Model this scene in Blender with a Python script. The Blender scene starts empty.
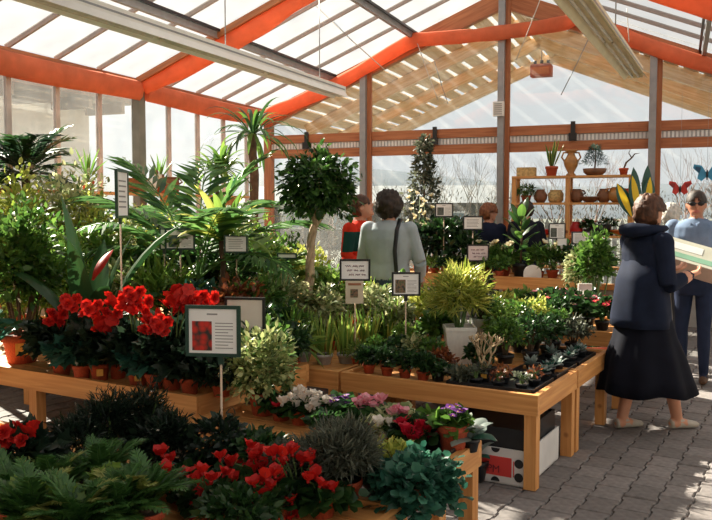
import bpy, bmesh, math, random
import numpy as np
from mathutils import Vector, Matrix, noise as mnoise
from mathutils.kdtree import KDTree

scene = bpy.context.scene
COL = scene.collection
PI = math.pi
R = math.radians

# ------------------------------------------------------------------ camera
F, HORIZ, CAMZ = 800.0, 210.0, 1.55
PITCH = math.atan((260 - HORIZ) / F)
cam_d = bpy.data.cameras.new('camera')
cam_d.sensor_width = 36.0
cam_d.lens = 36.0 * F / 712.0
cam_d.clip_start, cam_d.clip_end = 0.05, 500
cam = bpy.data.objects.new('camera', cam_d)
COL.objects.link(cam)
cam.location = (0, 0, CAMZ)
cam.rotation_euler = (PI / 2 - PITCH, 0, 0)
scene.camera = cam

# ------------------------------------------------------------------ light
world = bpy.data.worlds.new('sky')
scene.world = world
world.use_nodes = True
wn = world.node_tree.nodes
wn['Background'].inputs[0].default_value = (0.95, 0.97, 1.0, 1)
wn['Background'].inputs[1].default_value = 0.74

sun_d = bpy.data.lights.new('sun', 'SUN')
sun_d.energy = 24.0
sun_d.angle = R(0.6)
sun_d.color = (1.0, 0.92, 0.78)
sun = bpy.data.objects.new('sun', sun_d)
COL.objects.link(sun)
SUN_EL = R(36)
_sd = Vector((0.64 * math.cos(SUN_EL), -0.768 * math.cos(SUN_EL), -math.sin(SUN_EL)))
sun.rotation_euler = _sd.to_track_quat('-Z', 'Y').to_euler()

vs = scene.view_settings
vs.view_transform = 'Standard'
vs.look = 'None'
vs.exposure = 0.22
vs.gamma = 1.0
vs.use_curve_mapping = False

# ------------------------------------------------------------------ frames of reference
def at(x, y, D):
    """point seen at photo pixel (x, y) at world depth Y = D"""
    cx, cy = (x - 356) / F, -(y - 260) / F
    dy = math.cos(PITCH) + cy * math.sin(PITCH)
    dz = -math.sin(PITCH) + cy * math.cos(PITCH)
    t = D / dy
    return Vector((cx * t, D, CAMZ + dz * t))

def on(x, y, h):
    """point of the horizontal plane z = h seen at (x, y)"""
    cx, cy = (x - 356) / F, -(y - 260) / F
    dy = math.cos(PITCH) + cy * math.sin(PITCH)
    dz = -math.sin(PITCH) + cy * math.cos(PITCH)
    t = (h - CAMZ) / dz
    return Vector((cx * t, dy * t, h))

def dp(x, D, h):
    return Vector(((x - 356) / F * D, D, h))

GA = R(22.0)                                    # greenhouse ridge direction
GR = Vector((math.sin(GA), math.cos(GA), 0))    # away along the ridge
GW = Vector((math.cos(GA), -math.sin(GA), 0))   # across, to the right
GP = Vector((2.10, 11.5, 0))                    # ridge at the back wall
HALF, EAVE, RIDGE = 3.8, 3.10, 4.64
SL = (RIDGE - EAVE) / HALF
def G(u, s, z):
    return GP + GW * u - GR * s + Vector((0, 0, z))
def roofz(u):
    return RIDGE - SL * abs(u)

BA = R(30.5)                                    # bench direction
E1 = Vector((math.sin(BA), math.cos(BA), 0))
E2 = Vector((-math.cos(BA), math.sin(BA), 0))
BO = Vector((0.99, 4.30, 0))
def B(a, b, z=0.0):
    return BO + E1 * a + E2 * b + Vector((0, 0, z))

# ------------------------------------------------------------------ materials
MATS = {}
def nodes_of(name):
    m = bpy.data.materials.new(name)
    m.use_nodes = True
    nt = m.node_tree
    p = nt.nodes['Principled BSDF']
    return m, nt, p

def c4(c):
    return (c[0], c[1], c[2], 1)

def plain(name, col, rough=0.6, var=0.15, scale=6.0, metallic=0.0, bump=0.0, trans=0.0, stretch=None, spec=0.4):
    """colour broken up by a noise of its own"""
    if name in MATS:
        return MATS[name]
    m, nt, p = nodes_of(name)
    p.inputs['Roughness'].default_value = rough
    p.inputs['Metallic'].default_value = metallic
    p.inputs['Specular IOR Level'].default_value = spec
    tc = nt.nodes.new('ShaderNodeTexCoord')
    nz = nt.nodes.new('ShaderNodeTexNoise')
    nz.inputs['Scale'].default_value = scale
    nz.inputs['Detail'].default_value = 4
    if stretch:
        mp = nt.nodes.new('ShaderNodeMapping')
        mp.inputs['Scale'].default_value = stretch
        nt.links.new(tc.outputs['Object'], mp.inputs[0])
        nt.links.new(mp.outputs[0], nz.inputs['Vector'])
    else:
        nt.links.new(tc.outputs['Object'], nz.inputs['Vector'])
    rp = nt.nodes.new('ShaderNodeValToRGB')
    rp.color_ramp.elements[0].position = 0.3
    rp.color_ramp.elements[1].position = 0.7
    rp.color_ramp.elements[0].color = c4([max(0, v * (1 - var)) for v in col])
    rp.color_ramp.elements[1].color = c4([min(1, v * (1 + var)) for v in col])
    nt.links.new(nz.outputs['Fac'], rp.inputs[0])
    nt.links.new(rp.outputs[0], p.inputs['Base Color'])
    if bump:
        b = nt.nodes.new('ShaderNodeBump')
        b.inputs['Strength'].default_value = bump
        b.inputs['Distance'].default_value = 0.01
        nt.links.new(nz.outputs['Fac'], b.inputs['Height'])
        nt.links.new(b.outputs[0], p.inputs['Normal'])
    if trans:
        t = nt.nodes.new('ShaderNodeBsdfTranslucent')
        nt.links.new(rp.outputs[0], t.inputs[0])
        mx = nt.nodes.new('ShaderNodeMixShader')
        mx.inputs[0].default_value = trans
        nt.links.new(p.outputs[0], mx.inputs[1])
        nt.links.new(t.outputs[0], mx.inputs[2])
        nt.links.new(mx.outputs[0], nt.nodes['Material Output'].inputs[0])
    MATS[name] = m
    return m

def wood(name, c1, c2, axis, rough=0.55):
    key = name + axis
    if key in MATS:
        return MATS[key]
    m, nt, p = nodes_of(key)
    p.inputs['Roughness'].default_value = rough
    tc = nt.nodes.new('ShaderNodeTexCoord')
    mp = nt.nodes.new('ShaderNodeMapping')
    sc = {'x': (1.2, 22, 22), 'y': (22, 1.2, 22), 'z': (22, 22, 1.2)}[axis]
    mp.inputs['Scale'].default_value = sc
    nt.links.new(tc.outputs['Object'], mp.inputs[0])
    nz = nt.nodes.new('ShaderNodeTexNoise')
    nz.inputs['Scale'].default_value = 1.6
    nz.inputs['Detail'].default_value = 5
    nz.inputs['Distortion'].default_value = 0.6
    nt.links.new(mp.outputs[0], nz.inputs['Vector'])
    rp = nt.nodes.new('ShaderNodeValToRGB')
    rp.color_ramp.elements[0].position = 0.32
    rp.color_ramp.elements[1].position = 0.68
    rp.color_ramp.elements[0].color = c4(c1)
    rp.color_ramp.elements[1].color = c4(c2)
    nt.links.new(nz.outputs['Fac'], rp.inputs[0])
    # knots
    vo = nt.nodes.new('ShaderNodeTexVoronoi')
    vo.inputs['Scale'].default_value = 3.1
    nt.links.new(tc.outputs['Object'], vo.inputs['Vector'])
    kr = nt.nodes.new('ShaderNodeValToRGB')
    kr.color_ramp.elements[0].position = 0.05
    kr.color_ramp.elements[1].position = 0.09
    kr.color_ramp.elements[0].color = (0.35, 0.2, 0.12, 1)
    kr.color_ramp.elements[1].color = (1, 1, 1, 1)
    nt.links.new(vo.outputs['Distance'], kr.inputs[0])
    mm = nt.nodes.new('ShaderNodeMix')
    mm.data_type = 'RGBA'
    mm.blend_type = 'MULTIPLY'
    mm.inputs[0].default_value = 1.0
    nt.links.new(rp.outputs[0], mm.inputs[6])
    nt.links.new(kr.outputs[0], mm.inputs[7])
    nt.links.new(mm.outputs[2], p.inputs['Base Color'])
    MATS[key] = m
    return m

def leafmat(name, dark, light, trans=0.45, rough=0.33, spec=0.5):
    """foliage: tint of each leaf from its own random value, thin enough to let light through"""
    if name in MATS:
        return MATS[name]
    m, nt, p = nodes_of(name)
    p.inputs['Roughness'].default_value = rough
    p.inputs['Specular IOR Level'].default_value = spec
    a = nt.nodes.new('ShaderNodeAttribute')
    a.attribute_name = 'tint'
    rp = nt.nodes.new('ShaderNodeValToRGB')
    rp.color_ramp.elements[0].color = c4(dark)
    rp.color_ramp.elements[1].color = c4(light)
    nt.links.new(a.outputs['Fac'], rp.inputs[0])
    nt.links.new(rp.outputs[0], p.inputs['Base Color'])
    t = nt.nodes.new('ShaderNodeBsdfTranslucent')
    nt.links.new(rp.outputs[0], t.inputs[0])
    mx = nt.nodes.new('ShaderNodeMixShader')
    mx.inputs[0].default_value = trans
    nt.links.new(p.outputs[0], mx.inputs[1])
    nt.links.new(t.outputs[0], mx.inputs[2])
    nt.links.new(mx.outputs[0], nt.nodes['Material Output'].inputs[0])
    MATS[name] = m
    return m

def glassmat(name, tint, clear, gloss):
    m, nt, p = nodes_of(name)
    nt.nodes.remove(p)
    tr = nt.nodes.new('ShaderNodeBsdfTransparent')
    tr.inputs[0].default_value = c4(tint)
    tl = nt.nodes.new('ShaderNodeBsdfTranslucent')
    tl.inputs[0].default_value = (0.55, 0.54, 0.52, 1)
    nz = nt.nodes.new('ShaderNodeTexNoise')
    nz.inputs['Scale'].default_value = 2.5
    tc = nt.nodes.new('ShaderNodeTexCoord')
    nt.links.new(tc.outputs['Object'], nz.inputs['Vector'])
    mr = nt.nodes.new('ShaderNodeMapRange')
    mr.inputs[1].default_value, mr.inputs[2].default_value = 0.3, 0.7
    mr.inputs[3].default_value, mr.inputs[4].default_value = (1 - clear) * 0.7, (1 - clear) * 1.3
    nt.links.new(nz.outputs['Fac'], mr.inputs[0])
    mx = nt.nodes.new('ShaderNodeMixShader')
    nt.links.new(mr.outputs[0], mx.inputs[0])
    nt.links.new(tr.outputs[0], mx.inputs[1])
    nt.links.new(tl.outputs[0], mx.inputs[2])
    gl = nt.nodes.new('ShaderNodeBsdfGlossy')
    gl.inputs['Roughness'].default_value = 0.03
    m2 = nt.nodes.new('ShaderNodeMixShader')
    m2.inputs[0].default_value = gloss
    nt.links.new(mx.outputs[0], m2.inputs[1])
    nt.links.new(gl.outputs[0], m2.inputs[2])
    nt.links.new(m2.outputs[0], nt.nodes['Material Output'].inputs[0])
    MATS[name] = m
    return m

PINE1, PINE2 = (0.52, 0.21, 0.055), (0.72, 0.36, 0.12)
RED1, RED2 = (0.30, 0.09, 0.03), (0.48, 0.18, 0.07)
def pine(ax): return wood('pine', PINE1, PINE2, ax)
def redwood(ax): return wood('stained_timber', RED1, RED2, ax)
def palewood(ax): return wood('pale_timber', (0.66, 0.44, 0.24), (0.88, 0.70, 0.48), ax)
M_ROOF = glassmat('roof_glazing', (0.88, 0.88, 0.87), 0.92, 0.02)
M_GLASS = glassmat('window_glass', (0.97, 0.99, 0.98), 0.95, 0.04)
M_STEEL = plain('galvanised_steel', (0.30, 0.31, 0.32), 0.45, 0.12, 9, metallic=0.4)
M_ALU = plain('glazing_bar_metal', (0.36, 0.29, 0.26), 0.5, 0.1, 9)
M_WHITE = plain('white_enamel', (0.80, 0.79, 0.75), 0.4, 0.05, 6)
M_CREAM = plain('cream_enamel', (0.72, 0.66, 0.46), 0.45, 0.08, 6)
M_CLOTH = plain('orange_shade_cloth', (0.82, 0.25, 0.12), 0.85, 0.12, 5, trans=0.5)
M_TERRA = plain('terracotta', (0.42, 0.075, 0.03), 0.75, 0.25, 12)
M_BLACKP = plain('black_plastic', (0.018, 0.02, 0.024), 0.35, 0.2, 8)
M_SOIL = plain('potting_soil', (0.035, 0.022, 0.014), 0.95, 0.5, 40, bump=0.5)
M_GREYPOT = plain('grey_clay', (0.42, 0.42, 0.40), 0.7, 0.12, 8)
M_WHITEPOT = plain('white_glazed_clay', (0.74, 0.72, 0.66), 0.35, 0.06, 6)
M_BARK = plain('brown_bark', (0.12, 0.075, 0.045), 0.9, 0.35, 18, bump=0.6)
M_PALEBARK = plain('pale_bark', (0.50, 0.37, 0.24), 0.85, 0.25, 18, bump=0.6)
M_STEMG = plain('green_stem', (0.10, 0.17, 0.05), 0.6, 0.25, 12)
M_FRAMEG = plain('dark_green_plastic', (0.012, 0.05, 0.035), 0.35, 0.15, 8)
M_FRAMEB = plain('black_sign_plastic', (0.015, 0.017, 0.018), 0.35, 0.15, 8)
M_STAKE = plain('pale_stake_wood', (0.66, 0.50, 0.36), 0.7, 0.15, 12)
L_DARK = leafmat('leaf_dark_green', (0.012, 0.04, 0.014), (0.05, 0.12, 0.03))
L_MID = leafmat('leaf_mid_green', (0.035, 0.10, 0.02), (0.17, 0.32, 0.055))
L_FRESH = leafmat('leaf_fresh_green', (0.08, 0.19, 0.03), (0.32, 0.46, 0.09))
L_LIME = leafmat('leaf_yellow_green', (0.22, 0.30, 0.04), (0.72, 0.70, 0.17), 0.45)
L_CREAM = leafmat('leaf_variegated', (0.10, 0.19, 0.05), (0.78, 0.74, 0.42), 0.4)
L_BLUE = leafmat('leaf_blue_green', (0.012, 0.055, 0.04), (0.05, 0.16, 0.11))
L_SILVER = leafmat('leaf_silver_green', (0.10, 0.15, 0.14), (0.38, 0.44, 0.40))
L_GREY = leafmat('leaf_grey_green', (0.05, 0.065, 0.045), (0.19, 0.20, 0.13))
L_PALM = leafmat('leaf_palm', (0.035, 0.12, 0.035), (0.20, 0.38, 0.10))
L_RUST = leafmat('leaf_rust_brown', (0.10, 0.025, 0.012), (0.40, 0.13, 0.04))
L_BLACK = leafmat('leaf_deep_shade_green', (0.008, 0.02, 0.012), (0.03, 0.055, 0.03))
P_RED = leafmat('petal_red', (0.42, 0.004, 0.006), (0.80, 0.03, 0.015), 0.3, 0.6)
P_CRIM = leafmat('petal_crimson', (0.45, 0.005, 0.03), (0.80, 0.03, 0.06), 0.3, 0.6)
P_PINK = leafmat('petal_pink', (0.75, 0.20, 0.30), (0.95, 0.62, 0.62), 0.3, 0.6)
P_WHITE = leafmat('petal_white', (0.70, 0.62, 0.55), (0.92, 0.88, 0.80), 0.3, 0.6)
P_PURPLE = leafmat('petal_purple', (0.06, 0.008, 0.12), (0.26, 0.05, 0.36), 0.3, 0.6)
P_YEL = leafmat('petal_yellow', (0.75, 0.45, 0.03), (0.90, 0.72, 0.10), 0.3, 0.6)
P_CREAM = leafmat('petal_cream', (0.75, 0.65, 0.42), (0.95, 0.90, 0.70), 0.3, 0.6)

# ------------------------------------------------------------------ mesh builder
def nrm(a):
    n = np.linalg.norm(a, axis=-1, keepdims=True)
    return a / np.maximum(n, 1e-9)

class MB:
    def __init__(self):
        self.v, self.f, self.m, self.t = [], [], [], []
        self.n = 0
    def add(self, verts, faces, mat=0, tint=0.5):
        verts = np.asarray(verts, float).reshape(-1, 3)
        self.v.append(verts)
        n = self.n
        self.f += [tuple(i + n for i in f) for f in faces]
        self.m += [mat] * len(faces)
        self.t.append(np.full(len(verts), tint) if np.isscalar(tint) else np.asarray(tint))
        self.n += len(verts)
        return self
    def box(self, x0, x1, y0, y1, z0, z1, mat=0, M=None, c=0.0):
        if c > 0:        # chamfered top
            v = [(x0, y0, z0), (x1, y0, z0), (x1, y1, z0), (x0, y1, z0),
                 (x0, y0, z1 - c), (x1, y0, z1 - c), (x1, y1, z1 - c), (x0, y1, z1 - c),
                 (x0 + c, y0 + c, z1), (x1 - c, y0 + c, z1), (x1 - c, y1 - c, z1), (x0 + c, y1 - c, z1)]
            f = [(3, 2, 1, 0), (0, 1, 5, 4), (1, 2, 6, 5), (2, 3, 7, 6), (3, 0, 4, 7),
                 (4, 5, 9, 8), (5, 6, 10, 9), (6, 7, 11, 10), (7, 4, 8, 11), (8, 9, 10, 11)]
        else:
            v = [(x0, y0, z0), (x1, y0, z0), (x1, y1, z0), (x0, y1, z0),
                 (x0, y0, z1), (x1, y0, z1), (x1, y1, z1), (x0, y1, z1)]
            f = [(3, 2, 1, 0), (4, 5, 6, 7), (0, 1, 5, 4), (1, 2, 6, 5), (2, 3, 7, 6), (3, 0, 4, 7)]
        if M is not None:
            v = [tuple(M @ Vector(p)) for p in v]
        return self.add(v, f, mat)
    def tube(self, pts, rad, sides=6, mat=0, cap=True, tint=0.5, flat=None):
        P = [Vector(p) for p in pts]
        if np.isscalar(rad):
            rad = [rad] * len(P)
        v, f = [], []
        up = Vector((0, 0, 1))
        prev = None
        for i, p in enumerate(P):
            d = (P[min(i + 1, len(P) - 1)] - P[max(i - 1, 0)])
            if d.length < 1e-9:
                d = Vector((0, 0, 1))
            d.normalize()
            if prev is None:
                a = d.cross(up)
                if a.length < 0.05:
                    a = d.cross(Vector((0, 1, 0)))
            else:
                a = prev - d * prev.dot(d)
                if a.length < 1e-6:
                    a = d.cross(up)
            a.normalize()
            prev = a
            b = d.cross(a)
            r = rad[i]
            ra, rb = (r, r) if np.isscalar(r) else r
            for k in range(sides):
                t = 2 * PI * k / sides
                v.append(p + a * (math.cos(t) * ra) + b * (math.sin(t) * rb))
        for i in range(len(P) - 1):
            for k in range(sides):
                k2 = (k + 1) % sides
                f.append((i * sides + k, i * sides + k2, (i + 1) * sides + k2, (i + 1) * sides + k))
        if cap:
            f.append(tuple(range(sides))[::-1])
            f.append(tuple((len(P) - 1) * sides + k for k in range(sides)))
        return self.add([tuple(p) for p in v], f, mat, tint)
    def lathe(self, prof, sides=20, mat=0, c=(0, 0, 0), sx=1, sy=1, capb=True, capt=False):
        v, f = [], []
        for (r, z) in prof:
            for k in range(sides):
                t = 2 * PI * k / sides
                v.append((c[0] + r * sx * math.cos(t), c[1] + r * sy * math.sin(t), c[2] + z))
        for i in range(len(prof) - 1):
            for k in range(sides):
                k2 = (k + 1) % sides
                f.append((i * sides + k, i * sides + k2, (i + 1) * sides + k2, (i + 1) * sides + k))
        if capb:
            f.append(tuple(range(sides))[::-1])
        if capt:
            f.append(tuple((len(prof) - 1) * sides + k for k in range(sides)))
        return self.add(v, f, mat)
    def ell(self, c, r, seg=14, rings=9, mat=0, M=None, tint=0.5):
        v, f = [], []
        for i in range(rings + 1):
            ph = PI * i / rings
            for k in range(seg):
                t = 2 * PI * k / seg
                p = Vector((r[0] * math.sin(ph) * math.cos(t), r[1] * math.sin(ph) * math.sin(t), -r[2] * math.cos(ph)))
                if M is not None:
                    p = M @ p
                v.append(tuple(p + Vector(c)))
        for i in range(rings):
            for k in range(seg):
                k2 = (k + 1) % seg
                f.append((i * seg + k, i * seg + k2, (i + 1) * seg + k2, (i + 1) * seg + k))
        return self.add(v, f, mat, tint)
    def inst(self, tmpl, P, Y, N, S, tint, mat=0):
        """many copies of a leaf: root P, along Y, facing N, size S"""
        tv, tf = tmpl
        tv = np.asarray(tv, float)
        P, Y, N = np.asarray(P, float), nrm(np.asarray(Y, float)), np.asarray(N, float)
        X = nrm(np.cross(Y, N))
        Z = np.cross(X, Y)
        S = np.asarray(S, float).reshape(-1, 1, 1)
        V = (P[:, None, :] + S * (tv[None, :, 0:1] * X[:, None, :] + tv[None, :, 1:2] * Y[:, None, :] + tv[None, :, 2:3] * Z[:, None, :]))
        k = len(tv)
        n = len(P)
        self.v.append(V.reshape(-1, 3))
        base = self.n
        for i in range(n):
            o = base + i * k
            self.f += [tuple(j + o for j in f) for f in tf]
        self.m += [mat] * (n * len(tf))
        self.t.append(np.repeat(np.asarray(tint, float), k))
        self.n += n * k
        return self
    def mesh(self, name, mats, smooth=True):
        me = bpy.data.meshes.new(name)
        V = np.concatenate(self.v) if self.v else np.zeros((0, 3))
        L = np.fromiter((i for f in self.f for i in f), dtype=np.int32)
        C = np.fromiter((len(f) for f in self.f), dtype=np.int32)
        me.vertices.add(len(V))
        me.vertices.foreach_set('co', V.astype(np.float32).ravel())
        me.loops.add(len(L))
        me.loops.foreach_set('vertex_index', L)
        me.polygons.add(len(C))
        st = np.zeros(len(C), np.int32)
        st[1:] = np.cumsum(C)[:-1]
        me.polygons.foreach_set('loop_start', st)
        me.polygons.foreach_set('loop_total', C)
        me.polygons.foreach_set('material_index', np.asarray(self.m, np.int32))
        me.polygons.foreach_set('use_smooth', np.full(len(C), smooth))
        at_ = me.attributes.new('tint', 'FLOAT', 'POINT')
        at_.data.foreach_set('value', np.concatenate(self.t).astype(np.float32))
        for mt in (mats if isinstance(mats, (list, tuple)) else [mats]):
            me.materials.append(mt)
        me.update(calc_edges=True)
        me.validate()
        return me
    def build(self, name, mats, parent=None, smooth=True, kind=None):
        return link(name, self.mesh(name, mats, smooth), parent, kind=kind)

def link(name, data, parent=None, loc=None, rz=None, kind=None, scale=None, rot=None):
    o = bpy.data.objects.new(name, data)
    COL.objects.link(o)
    if parent is not None:
        o.parent = parent
    if loc is not None:
        o.location = loc
    if rz is not None:
        o.rotation_euler = (0, 0, rz)
    if rot is not None:
        o.rotation_euler = rot
    if scale is not None:
        o.scale = (scale,) * 3 if np.isscalar(scale) else scale
    if kind:
        o['kind'] = kind
    return o

def tag(o, label, cat, group=None):
    o['label'] = label
    o['category'] = cat
    if group:
        o['group'] = group
    return o

def thing(name, label, cat, loc=(0, 0, 0), rz=0.0, group=None):
    return tag(link(name, None, None, loc, rz), label, cat, group)

def structure(name, loc=(0, 0, 0), rz=0.0):
    return link(name, None, None, loc, rz, kind='structure')

def bevel_mesh(me, w, seg=2):
    bm = bmesh.new()
    bm.from_mesh(me)
    bmesh.ops.bevel(bm, geom=list(bm.edges), offset=w, segments=seg, affect='EDGES', profile=0.5)
    bm.to_mesh(me)
    bm.free()

def bar(name, p, q, w, h, mat, parent, up=Vector((0, 0, 1))):
    """straight timber or metal bar from p to q (in the parent's frame); its own x axis is its length"""
    p, q = Vector(p), Vector(q)
    d = q - p
    L = d.length
    d.normalize()
    s = up.cross(d)
    s.normalize()
    u = d.cross(s)
    me = MB().box(0, L, -w / 2, w / 2, -h / 2, h / 2).mesh(name, mat, False)
    o = link(name, me, parent)
    M = Matrix((d, s, u)).transposed().to_4x4()
    M.translation = p
    o.matrix_local = M
    return o

# ================================================================== SETTING
rng = random.Random(7)
def proj(p):
    v = Vector(p) - Vector((0, 0, CAMZ))
    c, s = math.cos(PITCH), math.sin(PITCH)
    z = v.y * c - v.z * s
    y = v.y * s + v.z * c
    if z < 0.1:
        return None
    return (356 + F * v.x / z, 260 - F * y / z, z)

# ---- floor of interlocking pavers
floor = structure('floor', BO, -BA)
M_JOINT = plain('joint_sand', (0.10, 0.09, 0.085), 0.95, 0.3, 30)
def pavermat():
    m = plain('paver_concrete', (0.19, 0.172, 0.165), 0.9, 0.22, 26, bump=0.35)
    nt = m.node_tree
    p = nt.nodes['Principled BSDF']
    rp = [n for n in nt.nodes if n.type == 'VALTORGB'][0]
    oi = nt.nodes.new('ShaderNodeObjectInfo')
    mr = nt.nodes.new('ShaderNodeMapRange')
    mr.inputs[3].default_value, mr.inputs[4].default_value = 0.78, 1.2
    nt.links.new(oi.outputs['Random'], mr.inputs[0])
    vm = nt.nodes.new('ShaderNodeVectorMath')
    vm.operation = 'SCALE'
    nt.links.new(rp.outputs[0], vm.inputs[0])
    nt.links.new(mr.outputs[0], vm.inputs['Scale'])
    nt.links.new(vm.outputs[0], p.inputs['Base Color'])
    return m
M_PAVER = pavermat()
MB().box(-5.5, 4.5, -6, 9, -0.12, -0.012).build('joint_bed', M_JOINT, floor, False)
PL, PW, PN = 0.105, 0.090, 0.078
def paver_geo():
    g = 0.004
    half = [(PW - g, -PL + g), (PW - g, -PL * 0.58), (PN - g, -PL * 0.42), (PN - g, PL * 0.42), (PW - g, PL * 0.58), (PW - g, PL - g)]
    out = half + [(-x, y) for x, y in reversed(half)]
    n = len(out)
    c = 0.006
    v = [(x, y, -0.06) for x, y in out] + [(x, y, -c) for x, y in out] + [(x - math.copysign(c, x), y - math.copysign(c, y), 0) for x, y in out]
    f = [tuple(range(2 * n, 3 * n))]
    for i in range(n):
        j = (i + 1) % n
        f += [(i, j, n + j, n + i), (n + i, n + j, 2 * n + j, 2 * n + i)]
    return v, f
_pv, _pf = paver_geo()
paver_me = MB().add(_pv, _pf).mesh('paver', M_PAVER, False)
spots = []
pitch = PW + PN
for i in range(-28, 25):
    for j in range(-24, 40):
        x = i * pitch
        y = j * 2 * PL + (PL if i % 2 else 0)
        w = BO + E1 * y - E2 * x
        q = proj(w)
        vis = q is not None and 415 < q[0] < 735 and 300 < q[1] < 545
        hid = (-1.15 < x < 0.0 and 0.1 < y < 1.7)
        spots.append((0 if (vis and not hid) else 1, -(q[1] if q else -1e3), x, y))
spots.sort()
rest = MB()
for k, (a, b_, x, y) in enumerate(spots):
    dz, tl = rng.uniform(-0.003, 0.003), rng.uniform(-0.006, 0.006)
    if k < 300 and a == 0:
        o = link('paver', paver_me, floor, (x, y, dz), rot=(tl, rng.uniform(-0.008, 0.008), rng.uniform(-0.012, 0.012)))
    else:
        rest.add(np.asarray(_pv) + np.array((x, y, dz)), _pf)
rest.build('paver_field', M_PAVER, floor, False, kind='stuff')

GRZ = -GA
# ---- roof: glazing panels, bars, purlins, trusses
roof = structure('ceiling', GP, GRZ)
BAY = 3.35
PANEL = BAY / 5
slope_len = math.hypot(HALF, RIDGE - EAVE)
ang = math.atan2(RIDGE - EAVE, HALF)
for side in (-1, 1):
    pm = MB()
    w2 = PANEL / 2 - 0.012
    pm.box(0, slope_len, -w2, w2, -0.006, 0.006)
    pme = pm.mesh('roof_panel', M_ROOF, False)
    for k in range(23):
        y = -(k + 0.5) * PANEL
        o = link('roof_panel', pme, roof)
        o.location = (side * HALF, y, EAVE + 0.06)
        o.rotation_euler = (0, -ang, 0) if side < 0 else (0, -ang, PI)
    for k in range(24):
        y = -k * PANEL
        if k % 5 == 0:
            continue
        bar('glazing_bar', (side * HALF, y, EAVE + 0.045), (0, y, RIDGE + 0.045), 0.028, 0.05, M_ALU, roof)
    for u in (1.3, 2.6):
        bar('purlin', (side * u, 0.0, roofz(u) - 0.04), (side * u, -15.5, roofz(u) - 0.04), 0.05, 0.08, M_STEEL, roof)
        bar('purlin_cap', (side * (u - 0.05), 0.0, roofz(u) + 0.005), (side * (u - 0.05), -15.5, roofz(u) + 0.005), 0.03, 0.03, M_BLACKP, roof)
    bar('eave_beam', (side * (HALF - 0.02), 0.0, EAVE - 0.06), (side * (HALF - 0.02), -15.5, EAVE - 0.06), 0.10, 0.18, redwood('x'), roof)
    for k in range(6):
        y = -k * BAY
        if y < -15.5:
            continue
        hh = 0.24 if k == 0 else 0.07
        bar('rafter', (side * HALF, y - 0.05, EAVE - hh / 2 - 0.01), (0, y - 0.05, RIDGE - hh / 2 - 0.01), 0.11, hh, redwood('x'), roof)
bar('ridge_beam', (0, 0, RIDGE + 0.02), (0, -15.5, RIDGE + 0.02), 0.10, 0.16, M_STEEL, roof)

# ---- porch roof continuing beyond the back wall
porch = structure('roof_porch', GP, GRZ)
PORCH = 4.6
for side in (-1, 1):
    nrow = 14
    for k in range(nrow):
        u0 = 0.1 + k * (HALF + 0.1) / nrow
        u = u0 + 0.14
        bar('roof_plank', (side * u, 0.1, roofz(u) - 0.02), (side * u, PORCH, roofz(u) - 0.02), 0.225, 0.025, palewood('x'), porch,
            up=Vector((side * SL, 0, 1)).normalized())
    for y in (1.5, 3.0, PORCH):
        bar('porch_rafter', (side * HALF, y, EAVE - 0.15), (0, y, RIDGE - 0.15), 0.11, 0.20, palewood('x'), porch)
    gp = MB().box(0, slope_len, 0.1, PORCH, 0, 0.012).build('porch_panel', M_ROOF, porch, False)
    gp.location = (side * HALF, 0 if side < 0 else PORCH + 0.1, EAVE + 0.08)
    gp.rotation_euler = (0, -ang, 0) if side < 0 else (0, -ang, PI)
bar('porch_ridge', (0, 0.05, RIDGE - 0.06), (0, PORCH, RIDGE - 0.06), 0.10, 0.14, palewood('x'), porch)

# ---- back wall: posts, double beam with ribbed strip, panes
wb = structure('wall_back', GP, GRZ)
BEAM0, BEAM1 = 2.37, 2.72
def bz(u):
    return 0.0
bar('beam_board', (-HALF, -0.06, BEAM0 + 0.06), (HALF, -0.06, BEAM0 + 0.06), 0.07, 0.13, redwood('x'), wb)
bar('beam_board', (-HALF, -0.06, BEAM1 - 0.06), (HALF, -0.06, BEAM1 - 0.06), 0.07, 0.13, redwood('x'), wb)
strip = bar('ribbed_strip', (-HALF, -0.05, (BEAM0 + BEAM1) / 2), (HALF, -0.05, (BEAM0 + BEAM1) / 2), 0.03, 0.10, plain('strip_grey', (0.45, 0.45, 0.45), 0.5), wb)
ribs = MB()
for i in range(150):
    u = -HALF + 0.025 + i * (2 * HALF - 0.05) / 149
    ribs.box(u - 0.014, u + 0.014, -0.078, -0.064, (BEAM0 + BEAM1) / 2 - 0.04, (BEAM0 + BEAM1) / 2 + 0.04)
ribs.build('strip_ribs', plain('strip_white', (0.74, 0.74, 0.72), 0.5), wb, False, kind='stuff')
for u, top in ((-2.08, roofz(2.08) - 0.16), (0.0, RIDGE - 0.02), (2.0, roofz(2.0) - 0.16)):
    bar('steel_post', (u, -0.16, 0.0), (u, -0.16, top), 0.09, 0.09, M_STEEL, wb, up=Vector((0, 1, 0)))
    bar('timber_post', (u + 0.075, -0.10, 0.0), (u + 0.075, -0.10, top), 0.07, 0.06, redwood('x'), wb, up=Vector((0, 1, 0)))
for u in (-HALF + 0.06, HALF - 0.06):
    bar('timber_post', (u, -0.06, 0.0), (u, -0.06, EAVE), 0.12, 0.12, redwood('x'), wb, up=Vector((0, 1, 0)))
bar('sill_board', (-HALF, -0.05, 0.5), (HALF, -0.05, 0.5), 0.10, 0.08, pine('x'), wb)
edges = [-HALF, -2.08, 0.0, 2.0, HALF]
plinth = MB().box(-HALF, HALF, -0.02, 0.10, 0, 0.46).build('plinth', plain('render_wall', (0.45, 0.43, 0.40), 0.9), wb, False)
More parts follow.
